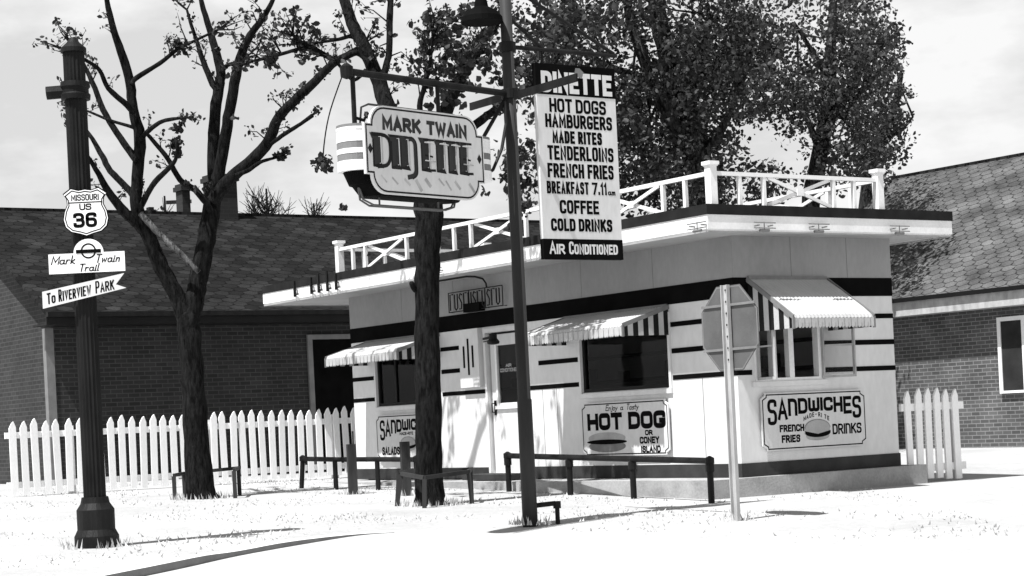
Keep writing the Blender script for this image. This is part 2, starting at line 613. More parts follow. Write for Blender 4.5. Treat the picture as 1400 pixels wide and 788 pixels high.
def glyph(mb, ch, x, z, sx, h, th, y, mi=0, shear=0.0, tilt=0.0):
    strokes, w = G[ch]
    for k, st in enumerate(strokes):
        pts = [(x + a * sx + b * h * shear, z + b * h + a * sx * tilt) for a, b in fillet(st)]
        if (Vector(pts[0]) - Vector(pts[-1])).length > 1e-6:
            for e_, o_ in ((0, 1), (-1, -2)):                  # square ends reach half a stroke further
                v_ = Vector(pts[e_]) - Vector(pts[o_])
                if v_.length > 1e-6:
                    pts[e_] = tuple(Vector(pts[e_]) + v_.normalized() * th * 0.48)
        # strokes lie flat; each next stroke of a letter a hair in front of the one before
        mb.ribbon(pts, th, y - 0.0012 - 0.0006 * k, mi)


def text(mb, s, x0, x1, z, h, th, y, mi=0, shear=0.0, slope=0.0, heights=None, top=False):
    """lettering that fills x0..x1; z is the foot of the letters (or their top line)"""
    words = s.count(' ')
    letters = [ch for ch in s if ch != ' ']
    gap = th + 0.055 * h                       # clear space between the strokes of neighbours
    space = th + 0.30 * h
    wsum = max(0.01, sum(G[ch][1] for ch in letters))
    sx = (x1 - x0 - th - (len(letters) - 1 - words) * gap - words * space) / wsum
    x = x0 + th / 2
    for i, ch in enumerate(s):
        if ch == ' ':
            x += space - gap
            continue
        hh = (h if heights is None else heights[i]) - th
        zz = z + th / 2 + slope * (x - x0)
        if top:
            zz = z - th / 2 - hh
        glyph(mb, ch, x, zz, sx, hh, th, y, mi, shear, slope)
        x += G[ch][1] * sx + gap


def ellipse(cx, cz, rx, rz, n=24, a0=0, a1=360):
    return [(cx + rx * math.cos(R(a0 + (a1 - a0) * k / n)), cz + rz * math.sin(R(a0 + (a1 - a0) * k / n))) for k in range(n + (0 if a1 - a0 == 360 else 1))]


# ------------------------------------------------------------------ ground, street, kerb
def arc_pts():
    """the kerb line round the street corner, from the side street to the front street"""
    P = [(-9.5, 1.0), (-5.2, 9.2), (-3.7, 13.2), (-2.95, 15.4), (-2.55, 16.75), (-2.02, 18.0), (-1.62, 18.75), (-1.2, 18.98), (-0.75, 18.75), (-0.1, 17.95), (0.5, 17.45), (1.95, 16.3), (4.0, 13.6), (8.0, 8.0), (12.0, 2.2)]
    out = []
    for i in range(len(P) - 1):
        p0, p1, p2, p3 = (Vector(P[max(0, min(len(P) - 1, j))]) for j in (i - 1, i, i + 1, i + 2))
        for k in range(6):
            t = k / 6
            out.append(0.5 * ((2 * p1) + (p2 - p0) * t + (2 * p0 - 5 * p1 + 4 * p2 - p3) * t * t + (3 * p1 - p0 - 3 * p2 + p3) * t ** 3))
    out.append(Vector(P[-1]))
    return out


KERB = arc_pts()
mb = MB()
xs = [-700, -200, -60, -24, -14, -8, -5, -2.5, 0, 2.5, 5, 8, 14, 24, 60, 200, 700]
ys = [-80, -20, -5, 2, 6, 10, 13, 15, 17, 19, 21, 24, 27, 30, 40, 60, 120, 300, 900]
for i in range(len(xs) - 1):
    for j in range(len(ys) - 1):
        mb.face([(x, y, gz(x, y) - 0.06) for x, y in ((xs[i], ys[j]), (xs[i + 1], ys[j]), (xs[i + 1], ys[j + 1]), (xs[i], ys[j + 1]))])
tag(mb.build('street', M['street']), kind='structure')

mb = MB()
dists = [0, 0.5, 1, 1.8, 2.8, 4, 5.5, 7, 9, 11, 14, 18, 24, 40, 80, 200, 800]
n = len(KERB)
rows = []
for i, p in enumerate(KERB):
    a = R(172) + (R(12) - R(172)) * (i / (n - 1))
    d = Vector((math.cos(a), math.sin(a)))
    rows.append([p + d * q for q in dists])


def drop(i):
    """the kerb runs down to a dropped kerb at the corner"""
    t = max(0.0, min(1.0, (i - 20) / 20.0))
    return -0.058 * t * t * (3 - 2 * t) - 0.018 * math.exp(-((i - 24) / 2.5) ** 2)


fade = [1.0, .65, .35, .1] + [0.0] * 20
for i in range(n - 1):
    for j in range(len(dists) - 1):
        q = [rows[i][j], rows[i + 1][j], rows[i + 1][j + 1], rows[i][j + 1]]
        ii = (i, i + 1, i + 1, i)
        jj = (j, j, j + 1, j + 1)
        mb.face([(p.x, p.y, gz(p.x, p.y) + drop(a_) * fade[b_]) for p, a_, b_ in zip(q, ii, jj)])
tag(mb.build('lawn', M['lawn'], smooth=True), kind='structure')

mb = MB()
kn = []
for i in range(n):
    d = (KERB[min(n - 1, i + 1)] - KERB[max(0, i - 1)]).normalized()
    kn.append(KERB[i] + Vector((d.y, -d.x)) * 0.13)       # towards the street
z = lambda v, o: (v.x, v.y, gz(v.x, v.y) + o)
for i in range(n - 1):
    p, q, p2, q2 = KERB[i], KERB[i + 1], kn[i], kn[i + 1]
    a_, b_ = drop(i), drop(i + 1)
    mb.face([z(p, 0.012 + a_), z(p2, 0.006 + a_), z(q2, 0.006 + b_), z(q, 0.012 + b_)])
    mb.face([z(p2, 0.006 + a_), z(p2, -0.2), z(q2, -0.2), z(q2, 0.006 + b_)], 1 if i < 42 else 0)  # side-street face gets a darker grey, its shade painted in
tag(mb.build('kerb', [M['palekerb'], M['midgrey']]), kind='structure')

# ------------------------------------------------------------------ diner
CORNER = Vector((2.600, 22.0, 0.0))
LW, DW, HS = 8.83, 2.53, 2.765        # length, depth, height to the soffit


def fr(px, py, ly=0.0):
    P = CORNER + DR * ly
    return on_line(px, py, P, -DL)


def rt(px, py, lx=0.0):
    P = CORNER - DL * lx
    return on_line(px, py, P, DR)


def dworld(lx, ly, z=0.0):
    return CORNER - DL * lx + DR * ly + Vector((0, 0, z))


def hole_wall(mb, u0, u1, z0, z1, holes, th, P, mi_out=0, mi_in=1):
    """wall in the plane given by P(u, depth, z); openings are real, with reveals"""
    us = sorted({u0, u1} | {h[0] for h in holes} | {h[1] for h in holes})
    zs = sorted({z0, z1} | {h[2] for h in holes} | {h[3] for h in holes})
    solid = lambda a, b: not any(h[0] <= a < h[1] and h[2] <= b < h[3] for h in holes)
    nu, nz = len(us) - 1, len(zs) - 1
    S = [[solid((us[i] + us[i + 1]) / 2, (zs[j] + zs[j + 1]) / 2) for j in range(nz)] for i in range(nu)]
    for i in range(nu):
        for j in range(nz):
            if not S[i][j]:
                continue
            a, b, c, d = us[i], us[i + 1], zs[j], zs[j + 1]
            mb.face([P(a, 0, c), P(b, 0, c), P(b, 0, d), P(a, 0, d)], mi_out)
            mb.face([P(a, th, c), P(a, th, d), P(b, th, d), P(b, th, c)], mi_in)
            if i == 0 or not S[i - 1][j]:
                mb.face([P(a, 0, c), P(a, 0, d), P(a, th, d), P(a, th, c)], mi_out)
            if i == nu - 1 or not S[i + 1][j]:
                mb.face([P(b, 0, c), P(b, th, c), P(b, th, d), P(b, 0, d)], mi_out)
            if j == 0 or not S[i][j - 1]:
                mb.face([P(a, 0, c), P(a, th, c), P(b, th, c), P(b, 0, c)], mi_out)
            if j == nz - 1 or not S[i][j + 1]:
                mb.face([P(a, 0, d), P(b, 0, d), P(b, th, d), P(a, th, d)], mi_out)


diner = thing('diner', 'small white flat-roofed diner with black bands and striped awnings', 'diner', CORNER, ANG_FRONT)
TH = 0.12
W1 = (-8.12, -6.40, 1.08, 1.98)
W2 = (-2.98, -1.22, 1.08, 1.98)
DOOR = (-5.12, -4.24, 0.06, 1.98)
W3 = (0.27, 1.31, 1.085, 1.98)
mb = MB()
hole_wall(mb, -LW, 0, 0, HS, [W1, W2, DOOR], TH, lambda u, d, z: (u, d, z))
hole_wall(mb, TH, DW, 0, HS, [W3], TH, lambda u, d, z: (-d, u, z))
hole_wall(mb, TH, DW, 0, HS, [], TH, lambda u, d, z: (-LW + d, u, z))
mb.box(-LW + TH, -TH, DW - TH, DW, 0, HS, 0)
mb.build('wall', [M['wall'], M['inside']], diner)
mb = MB()
mb.box(-LW + TH, -TH, TH, DW - TH, -0.02, 0.02)
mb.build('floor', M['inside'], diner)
mb = MB()
mb.box(-LW + 0.6, -5.5, 1.2, 1.75, 0.02, 0.98)
mb.box(-4.0, -0.8, 1.2, 1.75, 0.02, 0.98)
mb.box(-LW + 0.5, -0.8, 2.16, 2.38, 1.25, 1.29)
mb.box(-LW + 0.5, -0.8, 2.16, 2.38, 1.6, 1.64)
for k in range(26):
    x = random.uniform(-8.1, -1.0)
    mb.box(x, x + random.uniform(.05, .12), 2.2, 2.32, 1.292, 1.292 + random.uniform(.1, .22))
mb.build('counter', M['counter'], diner)

# the protruding panel beside the door
mb = MB()
mb.box(-5.70, -5.22, -0.08, -0.001, 1.26, 2.06)
mb.build('panel', M['wall'], diner)
mb = MB()
for x, a, b in ((-5.58, 1.53, 1.83), (-5.47, 1.43, 1.93), (-5.36, 1.53, 1.83)):
    mb.box(x - 0.018, x + 0.018, -0.088, -0.081, a, b)
mb.build('panel_stripes', M['black'], diner)

# black bands and stripes
mb = MB()
mb.box(-LW - 0.006, 0.006, -0.008, -0.001, 2.066, 2.285)
mb.box(0.001, 0.008, 0.0, DW + 0.006, 2.066, 2.285)
mb.build('band', M['black'], diner)
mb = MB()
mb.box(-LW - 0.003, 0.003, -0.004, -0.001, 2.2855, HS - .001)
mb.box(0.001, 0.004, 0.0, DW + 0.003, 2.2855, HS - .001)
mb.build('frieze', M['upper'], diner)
mb = MB()
sz = [(1.796, 1.854), (1.480, 1.540), (1.165, 1.222)]
for z0, z1 in sz[1:]:
    mb.box(-LW - 0.004, W1[0] - 0.05, -0.006, -0.001, z0, z1)
for z0, z1 in sz[:2]:
    mb.box(-6.30, -5.71, -0.006, -0.001, z0, z1)
mb.box(-6.30, DOOR[0] - 0.05, -0.006, -0.001, *sz[2])
mb.box(-3.92, W2[0] - 0.07, -0.006, -0.001, *sz[1])
mb.box(DOOR[1] + 0.06, W2[0] - 0.07, -0.006, -0.001, *sz[2])
for z0, z1 in sz:
    mb.box(W2[1] + 0.06, 0.004, -0.006, -0.001, z0, z1)
    mb.box(0.001, 0.006, 0.0, W3[0] - 0.05, z0, z1)
    mb.box(0.001, 0.006, (W3[1] + 0.05), DW + 0.004, z0, z1)
mb.build('stripes', M['black'], diner)
mb = MB()
mb.box(-LW - 0.01, DOOR[0] - 0.06, -0.014, -0.002, 0.0, 0.155)
mb.box(DOOR[1] + 0.06, 0.014, -0.014, -0.002, 0.0, 0.155)
mb.box(0.002, 0.014, 0.0, DW + 0.01, 0.0, 0.155)
mb.build('base_strip', M['base'], diner)


seam = MB()
for x in (-3.86, -3.55, -0.62):
    seam.box(x - .004, x + .004, -0.003, -0.001, 0.16, 1.16)
for x in (-7.3, -5.9, -4.4, -2.9, -1.45):
    seam.box(x - .004, x + .004, -0.0055, -0.001, 2.29, HS - .002)
for y in (0.9, 1.8):
    seam.box(0.001, 0.0055, y - .004, y + .004, 2.29, HS - .002)
seam.build('panel_seams', M['seam'], diner)


# windows and door
def front_window(nm, W, sash):
    fr_ = MB()
    x0, x1, z0, z1 = W
    t = 0.045
    for a, b, c, d in ((x0, x1, z0, z0 + t), (x0, x1, z1 - t, z1), (x0, x0 + t, z0 + t, z1 - t), (x1 - t, x1, z0 + t, z1 - t)):
        fr_.box(a, b, 0.02, 0.075, c, d)
    for q in sash:
        fr_.box(q - 0.02, q + 0.02, 0.025, 0.07, z0 + t, z1 - t)
    fo = fr_.build('window', M['awdark'] if nm == 'dark' else M['white'], diner)
    g = MB()
    g.box(x0 + t, x1 - t, 0.045, 0.050, z0 + t, z1 - t)
    g.build('pane', M['glass'], fo)
    c = MB()
    c.box(x0 - 0.05, x1 + 0.05, -0.03, -0.001, z0 - 0.07, z0 - 0.012)
    c.box(x0 - 0.045, x0 - 0.002, -0.02, -0.001, z0 - 0.011, z1)
    c.box(x1 + 0.002, x1 + 0.045, -0.02, -0.001, z0 - 0.011, z1)
    c.build('frame', M['wall'], fo)
    return fo


wo = front_window('dark', W1, [-7.62, -6.95])
front_window('dark', W2, [])

dr_ = MB()
x0, x1, z0, z1 = DOOR
pz0, pz1, px0, px1 = 1.02, 1.80, -4.93, -4.44
hole_wall(dr_, x0 + 0.03, x1 - 0.03, z0, z1 - 0.03, [(px0, px1, pz0, pz1)], 0.045, lambda u, d, z: (u, 0.03 + d, z), 0, 0)
door = dr_.build('door', M['wall'], diner)
g = MB()
g.box(px0, px1, 0.05, 0.055, pz0, pz1)
g.build('pane', M['glass'], door)
g = MB()
g.box(px0 - 0.035, px0 - 0.001, 0.015, 0.028, pz0 - 0.035, pz1 + 0.03)
g.box(px1 + 0.001, px1 + 0.035, 0.015, 0.028, pz0 - 0.035, pz1 + 0.03)
g.box(px0 - 0.06, px1 + 0.06, 0.0, 0.028, pz0 - 0.08, pz0 - 0.036)
g.build('frame', M['white'], door)
g = MB()
text(g, 'AIR', -4.76, -4.62, 1.50, 0.045, 0.012, 0.048)
text(g, 'CONDITIONED', -4.90, -4.47, 1.435, 0.05, 0.010, 0.048)
g.build('lettering', M['grey'], door)
g = MB()
g.tube([(-5.02, 0.03, 1.02), (-5.02, -0.03, 1.02), (-5.02, -0.03, 0.90), (-5.02, 0.03, 0.90)], 0.010)
g.box(-5.045, -4.995, 0.02, 0.029, 0.86, 1.06)
g.build('handle', M['iron'], door)
mb = MB()
mb.box(x0 - 0.05, x0 - 0.002, -0.03, -0.001, 0.0, z1 + 0.06)
mb.box(x1 + 0.002, x1 + 0.05, -0.03, -0.001, 0.0, z1 + 0.06)
mb.box(x0 - 0.001, x1 + 0.001, -0.03, -0.001, z1 + 0.002, z1 + 0.06)
mb.build('door_frame', M['wall'], diner)
mb = MB()
mb.box(-5.25, -4.15, -0.42, -0.016, 0.001, 0.075)
mb.build('doorstep', M['base'], diner)
# dark lamp on a two-bar bracket over the door
mb = MB()
mb.bar((-5.16, -0.03, 1.905), (-4.66, -0.22, 1.905), 0.018, 0.03)
mb.bar((-5.16, -0.03, 1.865), (-4.66, -0.22, 1.865), 0.012, 0.012)
mb.lathe([(0.02, 1.955), (0.05, 1.94), (0.055, 1.88), (0.085, 1.84), (0.08, 1.81), (0.03, 1.80)], 14, 0, (-4.62, -0.23))
mb.build('door_lamp', M['iron'], diner)

# right hand window with its two casements swung out
win = MB()
y0, y1, z0, z1 = W3
t = 0.05
win.box(-0.08, 0.012, y0, y0 + t, z0, z1)
win.box(-0.08, 0.012, y1 - t, y1, z0, z1)
win.box(-0.08, 0.012, y0 + t, y1 - t, z0, z0 + 0.035)
win.box(-0.08, 0.012, y0 + t, y1 - t, z1 - 0.04, z1)
win.box(-0.07, 0.008, 0.80, 0.875, z0 + 0.035, z1 - 0.04)
win.box(-0.07, 0.008, 0.54, 0.565, z0 + 0.035, z1 - 0.04)
wino = win.build('window', M['white'], diner)


def casement(hy, ang, w=0.40):
    """sash hinged at y=hy on the right wall, opened outwards by ang from the wall"""
    s = MB()
    d = Vector((math.sin(ang), math.cos(ang), 0))
    a = Vector((0.02, hy, 0))
    for z in (z0 + 0.03, (z0 + z1) / 2 - 0.05, z1 - 0.08):
        s.bar(a + Vector((0, 0, z)), a + d * w + Vector((0, 0, z)), 0.022, 0.03 if z != (z0 + z1) / 2 - 0.05 else 0.018)
    for q in (0.018, w - 0.018):
        s.bar(a + d * q + Vector((0, 0, z0 + 0.045)), a + d * q + Vector((0, 0, z1 - 0.095)), 0.036, 0.022)
    so = s.build('casement', M['steel'], wino)
    g = MB()
    e = Vector((d.y, -d.x, 0)) * 0.002
    A, B = a + d * 0.037, a + d * (w - 0.037)
    g.face([A - e + Vector((0, 0, z0 + .05)), B - e + Vector((0, 0, z0 + .05)), B - e + Vector((0, 0, z1 - .1)), A - e + Vector((0, 0, z1 - .1))])
    g.build('pane', M['clear'], wino)
    return so


tcl = NT('clear_glass')
tp_ = tcl.node('ShaderNodeBsdfTransparent')
tp_.inputs[0].default_value = (0.78, 0.78, 0.78, 1)
ms_ = tcl.node('ShaderNodeMixShader')
ms_.inputs[0].default_value = 0.9
tcl.p.inputs['Roughness'].default_value = 0.05
tcl.p.inputs['Base Color'].default_value = (0.1, 0.1, 0.1, 1)
tcl.l.new(tcl.p.outputs[0], ms_.inputs[1])
tcl.l.new(tp_.outputs[0], ms_.inputs[2])
tcl.l.new(ms_.outputs[0], tcl.n['Material Output'].inputs['Surface'])
M['clear'] = tcl.mat
casement(0.30, R(97), 0.36)
casement(1.30, R(38), 0.40)
mb = MB()
mb.box(0.001, 0.03, y0 - 0.06, y1 + 0.06, z0 - 0.06, z0 - 0.002)
mb.build('sill', M['wall'], wino)


# awnings: corrugated sheet, scalloped valance, striped cheeks
def awning(P, u0, u1, p, zt, zb, zv, stripes_top=False):
    """P(u, out, z) places a point; u along the wall, out away from it"""
    top = MB()
    nrib = int((u1 - u0) / 0.055)
    prof = [(0.0, zt), (p * 0.35, zt + (zb - zt) * 0.33), (p * 0.80, zt + (zb - zt) * 0.78), (p * 0.97, zb + 0.01), (p, zb - 0.03)]
    us = [u0 + (u1 - u0) * k / nrib for k in range(nrib + 1)]
    for k in range(nrib):
        for h, (a, b) in enumerate(((us[k], us[k] * .5 + us[k + 1] * .5), (us[k] * .5 + us[k + 1] * .5, us[k + 1]))):
            dz0, dz1 = (0.0, 0.010) if h == 0 else (0.010, 0.0)
            mi = 0
            for i in range(len(prof) - 1):
                (o0, q0), (o1, q1) = prof[i], prof[i + 1]
                top.face([P(a, o0, q0 + dz0), P(a, o1, q1 + dz0), P(b, o1, q1 + dz1), P(b, o0, q0 + dz1)], mi)
                top.face([P(a, o0, q0 + dz0 - .012), P(b, o0, q0 + dz1 - .012), P(b, o1, q1 + dz1 - .012), P(a, o1, q1 + dz0 - .012)], mi)
    ao = top.build('awning', M['awning'], diner)
    v = MB()
    ns = int((u1 - u0) / 0.05)
    for k in range(ns):
        a, b = u0 + (u1 - u0) * k / ns, u0 + (u1 - u0) * (k + 1) / ns
        m = (a + b) / 2
        bulge = 0.006 if k % 2 else 0.0
        o = p + 0.004 + bulge
        v.face([P(a, o, zb - 0.028), P(a, o, zv + .016), P(m, o, zv - .006), P(b, o, zv + .016), P(b, o, zb - 0.028)])
        v.face([P(a, o - .01, zb - 0.028), P(b, o - .01, zb - 0.028), P(b, o - .01, zv + .016), P(m, o - .01, zv - .006), P(a, o - .01, zv + .016)])
    v.build('valance', M['awning'], ao)
    for ue in (u0, u1):
        for mats, par in (('awning', 0), ('awdark', 1)):
            c = MB()
            N = 9
            for k in range(N):
                if k % 2 == par:
                    continue
                o0, o1 = p * k / N, p * (k + 1) / N
                zz = lambda o: zt + (zb - zt) * min(1, o / p) - 0.03
                for e in (0.0, 0.008):
                    c.face([P(ue + e, o0, zv), P(ue + e, o1, zv), P(ue + e, o1, zz(o1)), P(ue + e, o0, zz(o0))])
            c.build('cheek', M[mats], ao)
    e = MB()
    for ue in (u0 - 0.012, u1 + 0.012):
        e.bar(P(ue, 0.0, zt - .005), P(ue, p, zb - .01), 0.02, 0.05)
        e.bar(P(ue, p, zb - .01), P(ue, p, zv - .01), 0.02, 0.03)
    e.bar(P(u0, 0.01, zt + 0.012), P(u1, 0.01, zt + 0.012), 0.03, 0.035)
    e.build('edge_trim', M['midgrey'], ao)
    return ao


PF = lambda u, o, z: (u, -o - 0.009, z)
PR = lambda u, o, z: (o + 0.009, u, z)
awning(PF, -8.36, -6.32, 0.70, 2.045, 1.84, 1.705)
awning(PF, -3.28, -1.19, 0.70, 2.045, 1.84, 1.705)
awning(PR, 0.21, 1.44, 0.75, 2.27, 1.79, 1.655)

# roof slab: soffit, white fascia with its lower lip, tarred edge
RX0, RX1, RY0, RY1 = -10.18, 0.50, -0.765, 3.10
mb = MB()
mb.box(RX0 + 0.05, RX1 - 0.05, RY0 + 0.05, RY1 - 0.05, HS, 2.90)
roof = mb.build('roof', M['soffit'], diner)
mb = MB()


def ring(mb, o, th, za, zb):
    x0, x1, y0, y1 = RX0 - o, RX1 + o, RY0 - o, RY1 + o
    mb.box(x0, x1, y0, y0 + th, za, zb)
    mb.box(x0, x1, y1 - th, y1, za, zb)
    mb.box(x0, x0 + th, y0 + th, y1 - th, za, zb)
    mb.box(x1 - th, x1, y0 + th, y1 - th, za, zb)


ring(mb, 0, 0.049, 2.775, 2.935)
ring(mb, -0.012, 0.036, 2.757, 2.7745)
mb.build('fascia', M['white'], roof)
mb = MB()
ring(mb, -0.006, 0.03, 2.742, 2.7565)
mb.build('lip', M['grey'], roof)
mb = MB()
mb.box(RX0 - 0.01, RX1 + 0.01, RY0 - 0.01, RY1 + 0.01, 2.9352, 3.05)
mb.build('roof_edge', M['roofing'], roof)
# floodlight brackets on the fascia
def fascia_bracket(P):
    b_ = MB()
    for dz in (2.79, 2.85):
        b_.tube([P(-0.16, 0.06, dz), P(0.16, 0.06, dz)], 0.007, 6)
    for q_ in (-0.1, 0.1):
        b_.tube([P(q_, 0.001, 2.82), P(q_, 0.08, 2.82)], 0.009, 6)
    b_.tube([P(-.07, .05, 2.765), P(.07, .05, 2.765)], 0.016, 6)
    b_.tube([P(0, .05, 2.765), P(0, .05, 2.86)], 0.006, 6)
    b_.build('bracket', M['midgrey'], roof)


for px_, py_ in ((958, 313), (782, 345), (600, 366)):
    x = fr(px_, py_, RY0)[0]
    fascia_bracket(lambda u, o, z, x=x: (x + u, RY0 - o, z))
for q in (0.02, 0.85, 2.15):
    fascia_bracket(lambda u, o, z, q=q: (RX1 + o, q + u, z))

for px_, hgt in ((405, .09), (428, .10), (438, .13), (450, .15), (462, .08)):
    x = fr(px_, 408, RY0)[0]
    b_ = MB()
    b_.box(x - .018, x + .018, RY0 - .035, RY0 - .011, 2.80, 2.95 + hgt)
    b_.tube([(x, RY0 - .012, 2.83), (x + .10, RY0 - .03, 2.83), (x + .10, RY0 - .03, 2.90), (x, RY0 - .03, 2.90)], 0.008, 6)
    b_.build('strap', M['iron'], roof)
# white railing on the roof
ZR = 3.05
rail = MB()
PX = [(-8.0, -0.60), (0.40, -0.60), (0.40, 1.98), (-8.0, 1.98)]
for i in range(4):
    a, b = PX[i], PX[(i + 1) % 4]
    rail.bar((a[0], a[1], ZR + 0.355), (b[0], b[1], ZR + 0.355), 0.05, 0.045)
ro = rail.build('railing', M['white'], diner)
for x, y in PX:
    p = MB()
    p.box(x - .048, x + .048, y - .048, y + .048, ZR, ZR + 0.43)
    p.box(x - .058, x + .058, y - .058, y + .058, ZR + 0.43, ZR + 0.445)
    p.box(x - .07, x + .07, y - .07, y + .07, ZR + 0.445, ZR + 0.485)
    p.build('post', M['white'], ro)


def balusters(fix, along, lst, xs_):
    for q in lst:
        p = MB()
        c = (q, fix) if along == 'x' else (fix, q)
        p.box(c[0] - .022, c[0] + .022, c[1] - .022, c[1] + .022, ZR, ZR + 0.333)
        p.build('baluster', M['white'], ro)
    for a, b in xs_:
        p = MB()
        for k, (za, zb) in enumerate(((ZR + 0.02, ZR + 0.33), (ZR + 0.33, ZR + 0.02))):
            o = 0.012 * (1 if k else -1)
            A, B = ((a, fix + o, za), (b, fix + o, zb)) if along == 'x' else ((fix + o, a, za), (fix + o, b, zb))
            p.bar(A, B, 0.022, 0.04)
        m = (a + b) / 2
        if along == 'x':
            p.box(m - .05, m + .05, fix - .03, fix + .03, ZR + .135, ZR + .215)
        else:
            p.box(fix - .03, fix + .03, m - .05, m + .05, ZR + .135, ZR + .215)
        p.build('cross_brace', M['white'], ro)


fx = [-7.60, -7.24, -6.10, -5.74, -5.29, -4.88, -4.47, -3.2, -2.85, -2.4, -2.0, -1.6, -0.445, -0.05]
balusters(-0.60, 'x', fx, [(-7.16, -6.18), (-4.39, -3.28), (-1.54, -0.5)])
balusters(1.98, 'x', fx, [(-7.16, -6.18), (-4.39, -3.28), (-1.54, -0.5)])
balusters(0.40, 'y', [-0.19, 0.17, 1.25, 1.58], [(0.23, 1.19)])
balusters(-8.0, 'y', [-0.19, 0.17, 1.25, 1.58], [(0.23, 1.19)])

# concrete slab the diner stands on
mb = MB()
x0, x1, y0, y1 = -LW - 0.35, 0.16, -0.58, DW + 0.3
cut = -0.55
mb.v += [(x0, y0, -.5), (cut, y0, -.5), (x1, y0, -.5), (x1, y1, -.5), (x0, y1, -.5), (x0, y0, -.02), (cut, y0, -.006), (x1, y0, -.006), (x1, y1, -.002), (x0, y1, -.002)]
for q in ((5, 6, 7, 8, 9), (0, 1, 6, 5), (1, 2, 7, 6), (2, 3, 8, 7), (3, 4, 9, 8), (4, 0, 5, 9)):
    mb.f.append(q)
    mb.m.append(0)
tag(mb.build('pavement_slab', M['concrete'], loc=CORNER, rot=ANG_FRONT), kind='structure')

# ------------------------------------------------------------------ signs on the diner
notch = lambda w, h, c: [(-w, -h + c), (-w + c, -h + c * .45), (-w + c, -h), (w - c, -h), (w - c, -h + c * .45), (w, -h + c), (w, h - c), (w - c, h - c * .45), (w - c, h), (-w + c, h), (-w + c, h - c * .45), (-w, h - c)]


def bun(mb, cx, cz, w, h):
    mb.plate(ellipse(cx, cz - h * .32, w * .46, h * .2), -0.0235, -0.0215, 2)
    mb.plate(ellipse(cx, cz + h * .10, w * .5, h * .42), -0.0255, -0.0236, 2)
    mb.plate(ellipse(cx, cz - h * .14, w * .505, h * .22, 20, 180, 360) + [(cx + w * .505, cz - h * .04), (cx, cz - h * .2), (cx - w * .505, cz - h * .04)], -0.0275, -0.0256, 1)
    mb.ribbon([(a, b) for a, b in ellipse(cx, cz + h * .10, w * .5, h * .42, 18, 0, 180)], 0.008, -0.0262, 3)


def board_sign(w, h, c):
    s = MB()
    s.plate(notch(w, h, c), -0.02, 0.0, 0)
    q = notch(w - 0.022, h - 0.022, c)
    s.ribbon(q + [q[0]], 0.014, -0.0212, 1)
    return s


SM = [M['board'], M['black'], M['grey'], M['midgrey']]
# right wall: sandwiches, french fries, drinks
w, h = 0.83, 0.335
s = board_sign(w, h, 0.06)
sand = 'SAñDŵICHES'
hts = [.30, .245, .205, .185, .165, .16, .165, .185, .21, .265]
text(s, sand, -0.74, 0.755, 0.262, 0.2, 0.042, -0.0205, 1, heights=hts, top=True)
bun(s, 0.03, -0.12, 0.40, 0.235)
for i, ch in enumerate('MADE-RITE'):
    a = (i - 4) / 4
    glyph(s, ch, 0.01 + a * 0.19, 0.045 - abs(a) ** 1.7 * 0.05, 0.042, 0.042, 0.010, -0.0205, 1, tilt=-a * 0.4)
text(s, 'FREñCH', -0.565, -0.18, -0.125, 0.085, 0.021, -0.0205, 1)
text(s, 'FRIES', -0.54, -0.25, -0.25, 0.09, 0.022, -0.0205, 1)
text(s, 'DRIñKS', 0.27, 0.745, -0.185, 0.125, 0.023, -0.0205, 1)
tag(s.build('wall_sign', SM, loc=dworld(0.022, 1.13, 0.612), rot=ANG_SIDE), 'painted sandwiches sign with drinks and a big bun, on the diner side wall', 'sign', 'painted food signs on the diner walls')
# front wall: hot dog
w, h = 0.87, 0.335
s = board_sign(w, h, 0.06)
text(s, 'Enjoy'.replace('E', 'E'), -0.36, -0.12, 0.225, 0.075, 0.010, -0.0205, 1, shear=0.3)
text(s, 'a', -0.06, 0.0, 0.225, 0.075, 0.010, -0.0205, 1, shear=0.3)
text(s, 'Tasty', 0.06, 0.30, 0.225, 0.075, 0.010, -0.0205, 1, shear=0.3)
text(s, 'HOT', -0.75, -0.03, -0.015, 0.215, 0.062, -0.0205, 1)
text(s, 'DOG', 0.09, 0.82, -0.015, 0.215, 0.062, -0.0205, 1)
text(s, 'OR', 0.41, 0.56, -0.095, 0.065, 0.018, -0.0205, 1)
text(s, 'CONEY', 0.30, 0.68, -0.195, 0.085, 0.022, -0.0205, 1)
text(s, 'ISLAND', 0.32, 0.70, -0.305, 0.085, 0.022, -0.0205, 1)
s.plate(ellipse(-0.36, -0.115, 0.38, 0.075), -0.0235, -0.0215, 2)
s.plate(ellipse(-0.36, -0.215, 0.38, 0.075), -0.0232, -0.0214, 3)
s.plate(ellipse(-0.36, -0.160, 0.41, 0.030), -0.026, -0.0236, 1)
tag(s.build('wall_sign', SM, loc=dworld(-2.09, -0.035, 0.612), rot=ANG_FRONT), 'painted hot dog or coney island sign under the diner window', 'sign', 'painted food signs on the diner walls')
# front wall, far end: sandwiches and salads, half behind the tree
w, h = 0.85, 0.335
s = board_sign(w, h, 0.06)
text(s, sand, -0.74, 0.755, 0.262, 0.2, 0.042, -0.0205, 1, heights=hts, top=True)
bun(s, 0.05, -0.10, 0.40, 0.2)
text(s, 'MADE-RITE', -0.18, 0.2, 0.03, 0.045, 0.010, -0.0205, 1)
text(s, 'SALADS', -0.70, -0.20, -0.255, 0.12, 0.028, -0.0205, 1)
text(s, 'DRIñKS', 0.27, 0.74, -0.245, 0.12, 0.022, -0.0205, 1)
tag(s.build('wall_sign', SM, loc=dworld(-7.26, -0.035, 0.612), rot=ANG_FRONT), 'painted sandwiches and salads sign partly hidden behind the dark tree trunk', 'sign', 'painted food signs on the diner walls')

